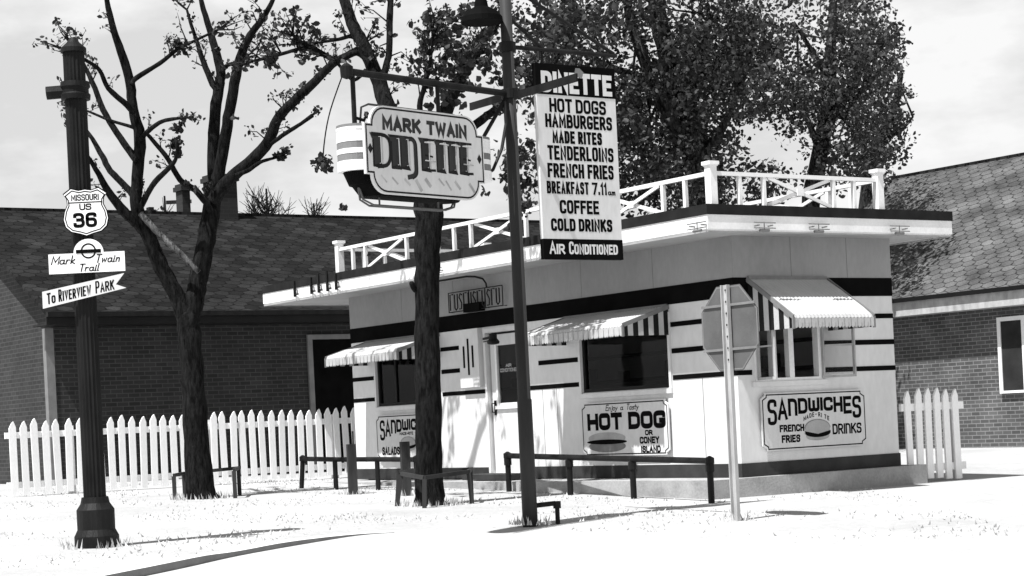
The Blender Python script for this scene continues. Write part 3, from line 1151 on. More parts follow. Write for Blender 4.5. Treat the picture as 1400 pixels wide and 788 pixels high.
# unlit neon sign standing on the black band
neon = thing('neon_sign', 'unlit neon wire sign on the diner front above its door', 'sign', dworld(-5.2, -0.012, 2.29), ANG_FRONT)
mb = MB()
x0, x1 = -0.72, 0.62
mb.tube([(x0, -0.06, 0.30), (x1, -0.06, 0.30)], 0.007, 6)
mb.tube([(x0, -0.06, 0.03), (x1, -0.06, 0.03)], 0.008, 6)
for q in (x0, -0.2, 0.2, x1):
    mb.tube([(q, 0.0, 0.03), (q, -0.06, 0.03), (q, -0.06, 0.30)], 0.007, 6)
mb.build('frame', M['iron'], neon)
mb = MB()
mb.box(-0.30, 0.10, -0.10, -0.005, 0.0, 0.12)
mb.build('transformer', M['black'], neon)
mb = MB()
for k in range(11):
    x = x0 + 0.08 + k * 0.115
    y = -0.085
    if k % 3 == 0:
        P = [(x, y, .05), (x, y, .27), (x + .07, y, .27)]
    elif k % 3 == 1:
        P = [(x, y, .27), (x, y, .08), (x + .03, y, .05), (x + .07, y, .08), (x + .07, y, .27)]
    else:
        P = [(x + .07, y, .25), (x + .03, y, .27), (x, y, .22), (x + .06, y, .14), (x + .05, y, .06), (x, y, .06)]
    mb.tube(P, 0.010, 6)
mb.build('tube', M['iron'], neon)
mb = MB()
mb.tube([(-0.60, -0.28, 0.462), (0.10, -0.28, 0.462), (0.22, -0.22, 0.45), (0.25, -0.12, 0.42), (0.25, -0.07, 0.36), (0.25, -0.06, 0.30)], 0.014, 6)
mb.build('conduit', M['iron'], neon)

# ------------------------------------------------------------------ corner post with its arms and signs
POLE = Vector((0.13, 18.68, 0))
zg = gz(POLE.x, POLE.y)
sp = thing('sign_post', 'tall dark round steel post carrying sign arms in front of the diner', 'post', (POLE.x, POLE.y, zg))
mb = MB()
mb.tube([(0, 0, -0.1), (0, 0, 1.2), (0, 0, 1.21), (0, 0, 6.4)], [0.075, 0.072, 0.064, 0.055], 18)
mb.build('pole', M['pole'], sp, smooth=True)
ZA = 3.935 - zg
AM = Vector((-.67, -.74, 0))          # towards the hanging sign
for z in (ZA, 4.39 - zg):
    mb = MB()
    mb.lathe([(0.07, z - .05), (0.082, z - .045), (0.082, z + .045), (0.07, z + .05)], 16)
    mb.build('collar', M['iron'], sp)
mb = MB()
tip = AM * 2.16 + Vector((0, 0, ZA))
mb.tube([AM * 0.05 + Vector((0, 0, ZA)), tip], 0.032, 10)
mb.lathe([(0.01, -.07), (0.055, -.05), (0.06, .04), (0.02, .07)], 12)
for i in range(len(mb.v) - 48, len(mb.v)):
    v = mb.v[i]
    mb.v[i] = (v[0] + tip.x, v[1] + tip.y, v[2] + tip.z)
mb.build('arm', M['iron'], sp)
mb = MB()
mb.tube([AM * 0.04 + Vector((0, 0, ZA - 0.02)), AM * 0.55 + Vector((0, 0, ZA - 0.62))], 0.02, 8)
mb.build('brace', M['iron'], sp)
mb = MB()                               # street-name blade seen on the slant
d = -DL
mb.bar(d * -0.70 + Vector((0, 0, ZA - .01)), d * -0.08 + Vector((0, 0, ZA - .01)), 0.02, 0.075)
mb.build('street_blade', M['iron'], sp)
mb = MB()
mb.bar(d * 0.08 + Vector((0, 0, ZA - .03)), d * 1.10 + Vector((0, 0, ZA - .03)), 0.02, 0.075)
mb.build('street_blade', M['iron'], sp)
ZU = 4.395 - zg
mb = MB()
mb.tube([DR * 0.05 + Vector((0, 0, ZU)), DR * 1.32 + Vector((0, 0, ZU))], 0.022, 8)
mb.build('arm', M['iron'], sp)
mb = MB()
mb.tube([DR * 0.04 + Vector((0, 0, 5.0 - zg)), DR * 1.30 + Vector((0, 0, ZU + .02))], 0.018, 8)
mb.build('brace', M['iron'], sp)
mb = MB()
mb.tube([DR * 0.04 + Vector((0, 0, ZU + 0.28)), DR * 0.42 + Vector((0, 0, ZU + .01))], 0.016, 8)
mb.build('brace', M['iron'], sp)
mb = MB()
lp = Vector((-0.235, -0.10, 0))
zl = 4.62 - zg
mb.lathe([(0.205, zl), (0.20, zl + 0.05), (0.15, zl + .11), (0.07, zl + .15), (0.05, zl + .25), (0.02, zl + .27)], 20, 0, (lp.x, lp.y))
mb.tube([(lp.x, lp.y, zl + .25), (lp.x, lp.y, zl + .34), (lp.x * .7, lp.y * .7, zl + .40), (0, 0, zl + .40)], 0.018, 8)
mb.build('lamp_shade', M['black'], sp, smooth=False)
# stub of pipe railing at the foot of the post
mb = MB()
mb.tube([(0.05, 0.02, 0.17), (0.25, 0.1, 0.18), (0.27, 0.1, 0.16), (0.27, 0.1, -0.08)], 0.024, 8)
mb.lathe([(0.038, 0.13), (0.038, 0.20)], 10, 0, (0.27, 0.1))
mb.build('foot_pipe', M['iron'], sp)

# hanging dinette sign
sc_ = POLE + AM * 1.43
ang_s = math.atan2(-AM.y, -AM.x)
hs = thing('hanging_sign', 'rounded dinette sign with striped drum ends hanging from the post arm', 'sign', (sc_.x, sc_.y, 2.83), ang_s)
HT = 0.20


def ticket(W, w, top, bot, nz_, r, n=6):
    L = []

    def cor(cx, cz, a0):
        for k in range(n + 1):
            a = R(a0 + 90 * k / n)
            L.append((cx + r * math.cos(a), cz + r * math.sin(a)))
    cor(-w + r, bot + r, 180)
    cor(w - r, bot + r, 270)
    L.extend([(w, -nz_), (W, -nz_), (W, nz_), (w, nz_)])
    cor(w - r, top - r, 0)
    cor(-w + r, top - r, 90)
    L.extend([(-w, nz_), (-W, nz_), (-W, -nz_), (-w, -nz_)])
    return L


zc = 0.3925
sh = lambda P: [(a, b + zc) for a, b in P]
for side in (0,):
    f = MB()
    f.plate(sh(ticket(0.765, 0.695, 0.392, -0.392, 0.225, 0.17)), -0.03, 0.0, 0)
    q = sh(ticket(0.745, 0.673, 0.370, -0.370, 0.208, 0.155))
    f.ribbon(q + [q[0]], 0.016, -0.0312, 1)
    y = -0.0305
    text(f, 'MARK', -0.545, -0.06, zc + 0.175, 0.13, 0.036, y, 2)
    text(f, 'TWAIN', 0.015, 0.545, zc + 0.175, 0.13, 0.036, y, 2)
    # DINETTE: fat dark uprights with thin hooks
    zb, zt = zc - 0.155, zc + 0.13
    wds = [(-.625, 'D'), (-.40, 'I'), (-.285, 'n'), (-.02, 'E'), (.175, 'T'), (.33, 'T'), (.48, 'E')]
    for x, ch in wds:
        f.ribbon([(x, zb), (x, zt)], 0.098, y - .001, 2)
        f.ribbon([(x - .044, zb), (x - .044, zt)], 0.018, y - .002, 1)
        f.ribbon([(x + .062, zb - .012), (x + .062, zt - .012)], 0.026, y - .0008, 3)
        f.face([(x - .085, y - .0025, zt + .012), (x - .05, y - .0025, zt - .05), (x + .05, y - .0025, zt - .004), (x + .05, y - .0025, zt + .012)], 2)
        f.face([(x - .05, y - .0025, zb - .004), (x + .075, y - .0025, zb - .012), (x + .05, y - .0025, zb + .035), (x - .05, y - .0025, zb + .01)], 1)
        if ch == 'D':
            f.ribbon(fillet([(x - .06, zt), (x + .165, zt, .1), (x + .165, zb + .02, .12), (x, zb)]), 0.034, y - .003, 1)
        if ch == 'I':
            f.ribbon([(x - .06, zt), (x + .05, zt)], 0.02, y - .003, 1)
            f.ribbon([(x - .05, zb), (x + .06, zb)], 0.02, y - .003, 1)
        if ch == 'n':
            f.ribbon(fillet([(x, zt - .02), (x + .14, zt, .08), (x + .14, zb - .05, .06), (x + .03, zb - .075)]), 0.042, y - .003, 2)
            f.ribbon(fillet([(x + .01, zt), (x + .16, zt, .08), (x + .16, zb - .05, .05), (x + .09, zb - .085)]), 0.012, y - .004, 1)
        if ch == 'E':
            f.ribbon([(x - .02, zt), (x + .12, zt)], 0.02, y - .003, 1)
            f.ribbon([(x, (zb + zt) / 2), (x + .10, (zb + zt) / 2 - .01)], 0.016, y - .003, 1)
            f.ribbon([(x, zb + .005), (x + .13, zb + .01)], 0.022, y - .003, 1)
        if ch == 'T':
            f.ribbon([(x - .05, zt), (x + .10, zt)], 0.018, y - .003, 1)
    for k in range(9):                 # weather streaks low on the face
        xa = -.56 + .135 * k + random.uniform(-.03, .03)
        za = zc - .21 - random.uniform(0, .04)
        f.ribbon([(xa, za), (xa + .07, za - random.uniform(.05, .11))], random.uniform(.012, .04), y - .0003 - .0001 * k, 3)
    for x in (-.705, .70):
        f.plate([(x - .03, zc), (x, zc - .045), (x + .03, zc), (x, zc + .045)], y - .0025, y - .0008, 1)
    fo = f.build('face', [M['board'], M['iron'], M['pole'], M['streak']], hs)
    for x, ch in wds:
        tb = MB()
        tb.tube([(x + .03, -0.031, zt - .02), (x + .03, -0.055, zt - .02), (x + .03, -0.055, zb + .03), (x + .03, -0.031, zb + .03)], 0.004, 6)
        if ch in 'ET':
            tb.tube([(x - .02, -0.055, zt - .03), (x + .09, -0.055, zt - .035)], 0.006, 6)
        if ch == 'E':
            tb.tube([(x - .02, -0.055, zb + .09), (x + .11, -0.055, zb + .085)], 0.006, 6)
        tb.build('neon_tube', M['grey'], fo)
    fo.location = (0, -HT, 0) if side == 0 else (0, HT, 0)
    if side:
        fo.rotation_euler = (0, 0, math.pi)


def stadium(hl, r, n=12):
    return [(hl + r * math.cos(R(-90 + 180 * k / n)), r * math.sin(R(-90 + 180 * k / n))) for k in range(n + 1)] + [(-hl + r * math.cos(R(90 + 180 * k / n)), r * math.sin(R(90 + 180 * k / n))) for k in range(n + 1)]


def extr(mb, pts, z0, z1, mi=0, top=None, tilt=1.0):
    n0, k = len(mb.v), len(pts)
    mb.v += [(x * tilt, y * tilt, z0) for x, y in pts] + [(x, y, z1) for x, y in pts]
    for i in range(k):
        j = (i + 1) % k
        mb.f.append((n0 + i, n0 + j, n0 + k + j, n0 + k + i))
        mb.m.append(mi)
    mb.f.append(tuple(n0 + i for i in reversed(range(k))))
    mb.f.append(tuple(n0 + k + i for i in range(k)))
    mb.m += [mi, mi]


mb = MB()
zz = [0.215, 0.258, 0.305, 0.365, 0.41, 0.47, 0.515, 0.575, 0.60, 0.625]
for k in range(len(zz) - 1):
    dark = k in (2, 4, 6) or k == 8
    q = stadium(0.74, 0.185 if not dark else 0.182)
    extr(mb, q, zz[k] + .0002, zz[k + 1] - .0002, 1 if k in (2, 4, 8) and k != 6 else 0)
drum = mb.build('drum', [M['white'], M['midgrey']], hs, smooth=False, loc=(0.10, 0, 0))
mb = MB()
extr(mb, stadium(0.60, 0.17), 0.10, 0.2148, 0, tilt=0.92)
extr(mb, stadium(0.53, 0.15), 0.0, 0.0995, 0, tilt=0.86)
mb.build('belly', M['black'], hs)
mb = MB()
for s_ in (-1, 1):
    mb.tube([(-0.66, 0, 0.12), (-0.62, 0.02 * s_, -0.03), (-0.5, 0.03 * s_, -0.075), (0.42, 0.03 * s_, -0.075), (0.55, 0.02 * s_, -0.04), (0.60, 0, 0.06)], 0.010, 6)
for x in (-0.40, 0.36):
    mb.tube([(x, 0, 0.02), (x, 0.0, -0.075)], 0.009, 6)
mb.build('hoop', M['signback'], hs)
mb = MB()
mb.tube([(-0.60, 0, 0.62), (-0.57, 0, 0.80), (-0.48, 0, 0.835), (0.50, 0, 0.835), (0.60, 0, 0.80), (0.63, 0, 0.62)], 0.010, 6)
mb.build('hoop', M['signback'], hs)
mb = MB()
mb.tube([(-0.66, 0, 0.60), (-0.66, 0, 1.095)], 0.022, 8)
mb.tube([(-0.66, 0, 0.70), (-0.56, -0.02, 0.68)], 0.014, 6)
mb.build('hanger', M['iron'], hs)
mb = MB()
mb.tube([(0.42, 0, 0.60), (0.42, 0, 1.09)], 0.020, 8)
mb.build('hanger', M['iron'], hs)
mb = MB()
mb.tube([(1.33, -0.02, 1.02), (1.31, -0.04, 0.80), (1.22, -0.05, 0.55), (1.08, -0.05, 0.34), (0.90, -0.03, 0.25), (0.78, 0, 0.32)], 0.017, 6)
mb.build('cable', M['iron'], hs)

# menu board
mp = POLE + DR * 0.788
BW, Z0, Z1 = 0.97, 2.333, 4.257
mbx = MB()
hw = BW / 2
HTOT = Z1 - Z0
zw0, zw1 = 0.20, 1.62
mbx.box(-hw, hw, -0.025, 0.025, zw0, zw1, 0)
mbx.box(-hw - .004, hw + .004, -0.028, 0.028, 0, zw0 - .0005, 1)
mbx.box(-hw - .004, hw + .004, -0.028, 0.028, zw1 + .0005, HTOT, 1)
for yy, fl in ((-1, 1),):
    zf = lambda y: HTOT * (1 - (y - 190) / 550.0)
    X = lambda f_: -hw + BW * f_
    k = HTOT / 550
    text(mbx, 'DINETTE', X(.06), X(.96), zf(241) - .105, .21, .048, -0.0283, 2)
    for s_, a, b, y, hh in (('HOT DOGS', .15, .87, 306, 40), ('HAMBURGERS', .09, .94, 350, 39), ('MADE RITES', .17, .80, 395, 36), ('TENDERLOINS', .10, .94, 440, 41), ('FRENCH FRIES', .09, .93, 490, 41), ('COFFEE', .22, .72, 592, 39), ('COLD DRINKS', .10, .88, 643, 36)):
        text(mbx, s_, X(a), X(b), zf(y) - hh * k / 2, hh * k, .028, -0.0253, 1)
    text(mbx, 'BREAKFAST', X(.07), X(.60), zf(538) - .062, .124, .023, -0.0253, 1)
    text(mbx, '7.11', X(.64), X(.83), zf(538) - .062, .124, .023, -0.0253, 1)
    text(mbx, 'am', X(.845), X(.94), zf(538) - .062, .07, .012, -0.0253, 1)
    text(mbx, 'AIR', X(.065), X(.26), zf(710) - .055, .105, .020, -0.0283, 2, heights=[.125, .10, .10])
    text(mbx, 'CONDITIONED', X(.31), X(.935), zf(710) - .055, .105, .020, -0.0283, 2, heights=[.125] + [.10] * 10)
# worn patches of bare metal by the header
mbx.plate([(-.02, 1.83), (.07, 1.80), (.10, 1.86), (.05, 1.90), (.0, 1.90)], -0.030, -0.0286, 3)
menu = mbx.build('menu_board', [M['board'], M['black'], M['board'], M['midgrey']], loc=(mp.x, mp.y, Z0), rot=ANG_SIDE)
tag(menu, 'tall hanging menu board listing hot dogs, hamburgers, coffee and cold drinks', 'sign')
for x in (-0.38, 0.38):
    mb = MB()
    mb.tube([(x, 0, HTOT - .02), (x, 0, HTOT + 0.135)], 0.012, 6)
    mb.build('hanger', M['iron'], menu)

# ------------------------------------------------------------------ street-light column with route signs
SLX = Vector((-3.82, 17.5, 0))
zg = gz(SLX.x, SLX.y)
sl = thing('lamp_column', 'fluted dark iron street-light column at the street corner', 'lamp post', (SLX.x, SLX.y, zg))
mb = MB()
zt = 4.30 - zg
mb.tube([(0, 0, 0.45), (0, 0, zt)], [0.102, 0.098], 36, flute=1)
mb.build('shaft', M['iron'], sl)
mb = MB()
mb.lathe([(0.20, -0.1), (0.20, 0.1), (0.17, 0.16), (0.17, 0.34), (0.13, 0.40), (0.12, 0.455)], 24)
mb.build('base', M['iron'], sl)
mb = MB()
zb = 3.95 - zg
mb.lathe([(0.10, zb - .085), (0.13, zb - .08), (0.135, zb - .035), (0.12, zb - .02), (0.12, zb + .02), (0.135, zb + .035), (0.13, zb + .08), (0.10, zb + .085)], 24)
mb.tube([(-0.10, 0, zb), (-0.26, -0.02, zb - .01)], 0.06, 10)
mb.build('bracket', M['iron'], sl)
mb = MB()
mb.lathe([(0.115, zt), (0.115, zt + .04), (0.06, zt + .09), (0.03, zt + .13), (0.01, zt + .14)], 24)
mb.build('cap', M['iron'], sl)

YS = 17.5 - 0.135


def flat_sign(name, px, py, label, builder, mats, group=None):
    p = at(px, py, YS)
    s = MB()
    builder(s)
    o = s.build(name, mats, loc=p)
    return tag(o, label, 'sign', group)


K = YS / FPX          # metres per photo pixel at the sign plane


def shield(s):
    half = [(0, -.215), (.06, -.195), (.14, -.175), (.19, -.13), (.208, -.06), (.195, .01), (.165, .075), (.17, .13), (.20, .175), (.165, .20), (.13, .225), (.06, .205), (0, .215)]
    P = half + [(-a, b) for a, b in reversed(half[1:-1])]
    s.plate(P, -0.012, 0.0, 1, 1)
    q = [(a * .955, b * .955) for a, b in P]
    s.plate(q, -0.0135, -0.0122, 0)
    q = [(a * .885, b * .885) for a, b in P]
    s.ribbon(q + [q[0]], 0.010, -0.0145, 1)
    s.ribbon([(-.155, .092), (.155, .092)], 0.010, -0.0150, 1)
    text(s, 'MISSOURI', -.125, .125, .108, .058, .010, -0.0136, 1)
    text(s, 'US', -.055, .055, .022, .058, .012, -0.0136, 1)
    text(s, '36', -.115, .10, -.135, .135, .030, -0.0136, 1)
    for k in range(2):
        s.box(-.008, .008, -0.0005, 0.05, -.15 + .25 * k, -.12 + .25 * k, 1)


def trail(s):
    w, h = 52 * K, 13.5 * K
    P = [(-w, -h), (w, -h), (w, h)] + ellipse(0.02, h, 20.5 * K, 19 * K, 16, 0, 180) + [(-w, h)]
    s.plate(P, -0.012, 0.0, 0)
    cz = h + 2.5 * K
    ring_ = ellipse(0.02, cz, 9.5 * K, 9.5 * K, 22)
    s.ribbon(ring_ + [ring_[0]], 0.014, -0.0136, 1)
    s.plate([(0.02 - 17 * K, cz - 3 * K), (0.02 + 17 * K, cz - 3 * K), (0.02 + 17 * K, cz + 2 * K), (0.02 - 17 * K, cz + 2 * K)], -0.0165, -0.0146, 1)
    text(s, 'Mark', -49 * K, -16 * K, -1 * K, 12 * K, 0.010, -0.0125, 1, shear=.3)
    text(s, 'Twain', 11 * K, 45 * K, -1 * K, 12 * K, 0.010, -0.0125, 1, shear=.3)
    text(s, 'Trail', -12 * K, 16 * K, -12 * K, 11 * K, 0.010, -0.0125, 1, shear=.3)
    s.box(-.01, .01, -0.0005, 0.05, -.03, .03, 1)


def arrow(s):
    L0, R0, sl_ = -58 * K, 58 * K, 0.175
    z = lambda x, o: x * sl_ + o
    h = 11.5 * K
    P = [(L0, z(L0, -h)), (R0 - 1 * K, z(R0, -h * .75)), (R0 - 15 * K, z(R0 - 15 * K, -h * .05)), (R0 - 3 * K, z(R0, h * 1.0)), (L0, z(L0, h))]
    s.plate(P, -0.012, 0.0, 0)
    text(s, 'TO', L0 + 6 * K, L0 + 18 * K, z(L0 + 6 * K, -h * .62), .085, .014, -0.0125, 1, slope=sl_, heights=[.10, .07])
    text(s, 'RIVERVIEW', L0 + 22 * K, L0 + 67 * K, z(L0 + 22 * K, -h * .62), .095, .013, -0.0125, 1, slope=sl_, heights=[.11] + [.09] * 8)
    text(s, 'PARK', L0 + 73 * K, L0 + 99 * K, z(L0 + 73 * K, -h * .62), .095, .013, -0.0125, 1, slope=sl_, heights=[.11] + [.09] * 3)
    s.box(-.01, .01, -0.0005, 0.05, -.03, .03, 1)


RS = [M['white'], M['black']]
flat_sign('route_sign', 117.5, 291, 'white shield US 36 route marker at the top of the lamp column', shield, RS)
flat_sign('trail_sign', 119, 359.5, 'white trail sign with a half-round top, below the route shield', trail, RS)
flat_sign('arrow_sign', 116, 398, 'tilted fishtail arrow sign pointing to Riverview Park', arrow, [M['board'], M['black']])

# ------------------------------------------------------------------ stop sign seen from the back
ss = Vector((2.07, 18.25, 0))
zg = gz(ss.x, ss.y)
stp = thing('stop_sign', 'back of an octagonal road sign on a pale post before the diner', 'road sign', (ss.x, ss.y, zg), ANG_FRONT)
mb = MB()
a = 0.81 / 2
oct_ = [(a / math.cos(R(22.5)) * math.cos(R(22.5 + 45 * k)), a / math.cos(R(22.5)) * math.sin(R(22.5 + 45 * k))) for k in range(8)]
zc = at(991, 449, 18.25).z - zg
mb.plate([(x, z + zc) for x, z in oct_], 0.045, 0.050, 0)
q = [(x * .965, z * .965 + zc) for x, z in oct_]
mb.ribbon(q + [q[0]], 0.012, 0.0435, 1)
pan = mb.build('panel', [M['signback'], M['midgrey']], stp)
mb = MB()
for dz in (-0.2, 0.22):
    mb = MB()
    mb.box(-0.385, 0.385, 0.030, 0.0425, zc + dz - .012, zc + dz + .012)
    mb.build('brace', M['midgrey'], pan)
mb = MB()
mb.box(-0.045, 0.045, 0.02, 0.029, -0.25, zc + 0.41)
mb.box(-0.045, -0.036, -0.012, 0.0199, -0.25, zc + 0.41)
mb.box(0.036, 0.045, -0.012, 0.0199, -0.25, zc + 0.41)
post = mb.build('post', M['pale'], stp)
mb = MB()
for k in range(7):
    z = zc + 0.36 - k * 0.11
    mb.box(-0.009, 0.009, 0.010, 0.0195, z - .009, z + .009)
mb.build('bolts', M['iron'], post)


# ------------------------------------------------------------------ pipe rails and posts
def gpt(x, y):
    return Vector((x, y, gz(x, y)))


def pipe_rail(label, pts, h, r=0.035, name='pipe_rail', lean=None, group=None):
    base = gpt(*pts[0])
    o = thing(name, label, 'railing', base, 0.0, group)
    tops = []
    for i, p in enumerate(pts):
        g_ = gpt(*p) - base
        t_ = g_ + Vector((0, 0, h))
        if lean and i in lean:
            t_ += Vector(lean[i])
        tops.append(t_)
        m = MB()
        m.tube([g_ - Vector((0, 0, 0.15)), t_], r, 10)
        if lean is None:
            m.lathe([(r * 1.35, t_.z - .12), (r * 1.35, t_.z - .035)], 10, 0, (t_.x, t_.y))
        m.build('post', M['iron'], o, smooth=False)
    m = MB()
    for p, q in zip(tops[:-1], tops[1:]):
        m.tube([p, q], r, 10)
    for t_ in (tops[0], tops[-1]):
        m.lathe([(0.01, t_.z - .05), (r * 1.45, t_.z - .03), (r * 1.45, t_.z + .03), (0.01, t_.z + .055)], 10, 0, (t_.x, t_.y))
    m.build('rail', M['iron'], o)
    return o


e0, e1 = dworld(-3.75, -0.68), dworld(0.62, -1.0)
pts = [e0 + (e1 - e0) * k for k in (0, 0.34, 0.655, 1.0)]
pipe_rail('long dark pipe rail with four posts below the hot dog sign', [(p.x, p.y) for p in pts], 0.46, 0.036)
pipe_rail('dark pipe rail with a leaning end post beside the wooden posts', [(-3.05, 27.4), (-2.48, 26.7), (-1.86, 26.2), (-1.30, 25.6)], 0.42, 0.034, lean={0: (0.05, 0, 0)})
wp = None
for i, ((x, y), lab) in enumerate((((-2.13, 25.32), 'squat wooden post with a thin spike, before the picket fence end'), ((-1.38, 24.5), 'squat wooden post in front of the salads sign'))):
    g_ = gpt(x, y)
    m = MB()
    hh = 0.66 if i == 0 else 0.69
    m.box(-.055, .055, -.05, .05, -.2, hh)
    if i == 0:
        m.tube([(.03, 0, hh - .05), (.03, 0, hh + .17)], 0.012, 6)
    tag(m.build('wooden_post', M['wood'], loc=g_, rot=0.3), lab, 'post', 'squat wooden posts by the diner')


def tree_guard(label, legs, tops_, r=0.022):
    base = gpt(legs[0][0], legs[0][1])
    o = thing('tree_guard', label, 'railing', base, 0.0, 'low rails round tree trunks')
    T = []
    for (x, y), (dx, dy, h) in zip(legs, tops_):
        g_ = gpt(x, y) - base
        t_ = g_ + Vector((dx, dy, h))
        T.append(t_)
        m = MB()
        m.bar(g_ - Vector((0, 0, .12)), t_, 0.05, 0.035)
        m.build('leg', M['pole'], o)
    m = MB()
    for p, q in zip(T[:-1], T[1:]):
        m.bar(p + Vector((0, 0, .012)), q + Vector((0, 0, .012)), 0.035, 0.045)
    m.build('rail', M['pole'], o)
    return o


tree_guard('low iron rail bent around the thick tree trunk before the diner', [(-1.40, 22.3), (-1.04, 21.75), (-0.50, 22.3), (-0.52, 22.85), (-1.42, 22.85)],
           [(.09, 0, .36), (.02, 0, .33), (-.03, 0, .36), (0, 0, .36), (0.05, 0, .36)])
tree_guard('low iron rail around the forked tree beside the picket fence', [(-4.50, 25.45), (-4.46, 26.0), (-3.72, 26.0), (-3.68, 25.30)],
           [(0, 0, .31), (0, 0, .31), (0, 0, .36), (0, 0, .36)])


# ------------------------------------------------------------------ trees
def smooth_pts(P, sub=4):
    out = []
    P = [Vector(p) for p in P]
    for i in range(len(P) - 1):
        p0, p1, p2, p3 = P[max(0, i - 1)], P[i], P[i + 1], P[min(len(P) - 1, i + 2)]
        for k in range(sub):
            t = k / sub
            out.append(0.5 * ((2 * p1) + (p2 - p0) * t + (2 * p0 - 5 * p1 + 4 * p2 - p3) * t * t + (3 * p1 - p0 - 3 * p2 + p3) * t ** 3))
    out.append(P[-1])
    return out


class Leaves:
    def __init__(s):
        s.c, s.z = [], []

    def blob(s, c, r, n, size, squash=1.0):
        d = RNG.normal(size=(n, 3))
        d /= np.linalg.norm(d, axis=1)[:, None]
        rad = r * RNG.random(n) ** 0.5
        p = d * rad[:, None]
        p[:, 2] *= squash
        s.c.append(p + np.array(c))
        s.z.append(size * RNG.uniform(0.45, 1.4, n))

    def build(s, name, mat, parent=None, droop=0.0):
        c = np.concatenate(s.c)
        sz = np.concatenate(s.z)
        n = len(c)
        u = RNG.normal(size=(n, 3))
        u /= np.linalg.norm(u, axis=1)[:, None]
        w = RNG.normal(size=(n, 3))
        w -= u * (u * w).sum(1)[:, None]
        w /= np.linalg.norm(w, axis=1)[:, None]
        nn = np.cross(u, w)
        L, Wd = sz[:, None] * 0.62, sz[:, None] * 0.40
        fold = sz[:, None] * 0.12
        V = np.empty((n, 6, 3))
        V[:, 0] = c - u * L
        V[:, 1] = c - u * L * .25 + w * Wd + nn * fold
        V[:, 2] = c + u * L * .45 + w * Wd * .8 + nn * fold
        V[:, 3] = c + u * L
        V[:, 4] = c + u * L * .45 - w * Wd * .8 + nn * fold
        V[:, 5] = c - u * L * .25 - w * Wd + nn * fold
        me = bpy.data.meshes.new(name)
        me.vertices.add(n * 6)
        me.vertices.foreach_set('co', V.reshape(-1))
        idx = (np.arange(n)[:, None] * 6 + np.array([0, 1, 2, 3, 0, 3, 4, 5])[None]).reshape(-1)
        me.loops.add(n * 8)
        me.loops.foreach_set('vertex_index', idx)
        me.polygons.add(n * 2)
        me.polygons.foreach_set('loop_start', np.arange(n * 2) * 4)
        me.polygons.foreach_set('loop_total', np.full(n * 2, 4))
        me.materials.append(mat)
        me.update(calc_edges=True)
        me.validate()
        o = bpy.data.objects.new(name, me)
        COL.objects.link(o)
        if parent is not None:
            o.parent = parent
        return o


def branch(mb, P, Y, base, dy=0.0, k=1.0, mi=0, y_start=None, seg=10):
    """limb traced at depth Y drifting by dy towards its tip; entries (px, py, width px)"""
    pts, rad = [], []
    n = len(P)
    for i, (x, y, w) in enumerate(P):
        yy = Y + dy * (i / max(1, n - 1)) ** 1.2
        pts.append(at(x, y, yy) - base)
        rad.append(max(0.008, w * 0.5 * yy / FPX * k))
    sm = smooth_pts(pts, 4)
    rs = [rad[min(n - 1, i // 4)] + (rad[min(n - 1, i // 4 + 1)] - rad[min(n - 1, i // 4)]) * ((i % 4) / 4) for i in range(len(sm))]
    sm = [p + Vector((random.uniform(-1, 1), random.uniform(-1, 1), 0)) * r * 0.07 for p, r in zip(sm, rs)]
    mb.tube(sm, rs, seg, mi, wob=0.06)
    return sm


def twigs(mb, sm, n, length, base, lv=None, leaf=0.07, per=5, start=0.35):
    for _ in range(n):
        i = random.randint(int(len(sm) * start), len(sm) - 1)
        p = sm[i]
        ax = (sm[min(i + 1, len(sm) - 1)] - sm[max(i - 1, 0)]).normalized()
        d = (Vector((random.uniform(-1, 1), random.uniform(-1, 1), random.uniform(-.4, 1))).normalized() + ax * .7).normalized()
        ln = length * random.uniform(.4, 1.25)
        q = p + d * ln
        m = (p + q) / 2 + Vector((random.uniform(-.05, .05), random.uniform(-.05, .05), random.uniform(-.05, .08)))
        mb.tube([p, m, q], [0.011, 0.007, 0.003], 5)
        for _k in range(3):
            a_ = p + (q - p) * random.uniform(.3, 1)
            e_ = a_ + (d + Vector((random.uniform(-1, 1), random.uniform(-1, 1), random.uniform(-.6, 1)))).normalized() * ln * random.uniform(.2, .5)
            mb.tube([a_, e_], [0.005, 0.002], 4)
            if lv is not None:
                lv.blob(e_, 0.05, max(1, per // 2), leaf * .8)
        if lv is not None:
            lv.blob(q, 0.10, per, leaf)


def tips(mb, sm, base, lv, leaf=.055, ln=.5):
    """the end of a limb breaks up into fine twigs"""
    p = sm[-1]
    ax = (sm[-1] - sm[-3]).normalized()
    for _ in range(4):
        d = (ax + Vector((random.uniform(-.6, .6), random.uniform(-.6, .6), random.uniform(-.4, .6)))).normalized()
        l_ = ln * random.uniform(.5, 1.1)
        q = p + d * l_ * .5
        e = q + (d + Vector((random.uniform(-.4, .4), random.uniform(-.4, .4), random.uniform(-.1, .4)))).normalized() * l_ * .5
        mb.tube([p - ax * .02, q, e], [0.013, 0.008, 0.003], 5)
        lv.blob(e, .07, 4, leaf)
        for _k in range(2):
            f_ = q + Vector((random.uniform(-1, 1), random.uniform(-1, 1), random.uniform(-.3, 1))).normalized() * l_ * .3
            mb.tube([q, f_], [0.005, 0.002], 4)
            lv.blob(f_, .05, 2, leaf)


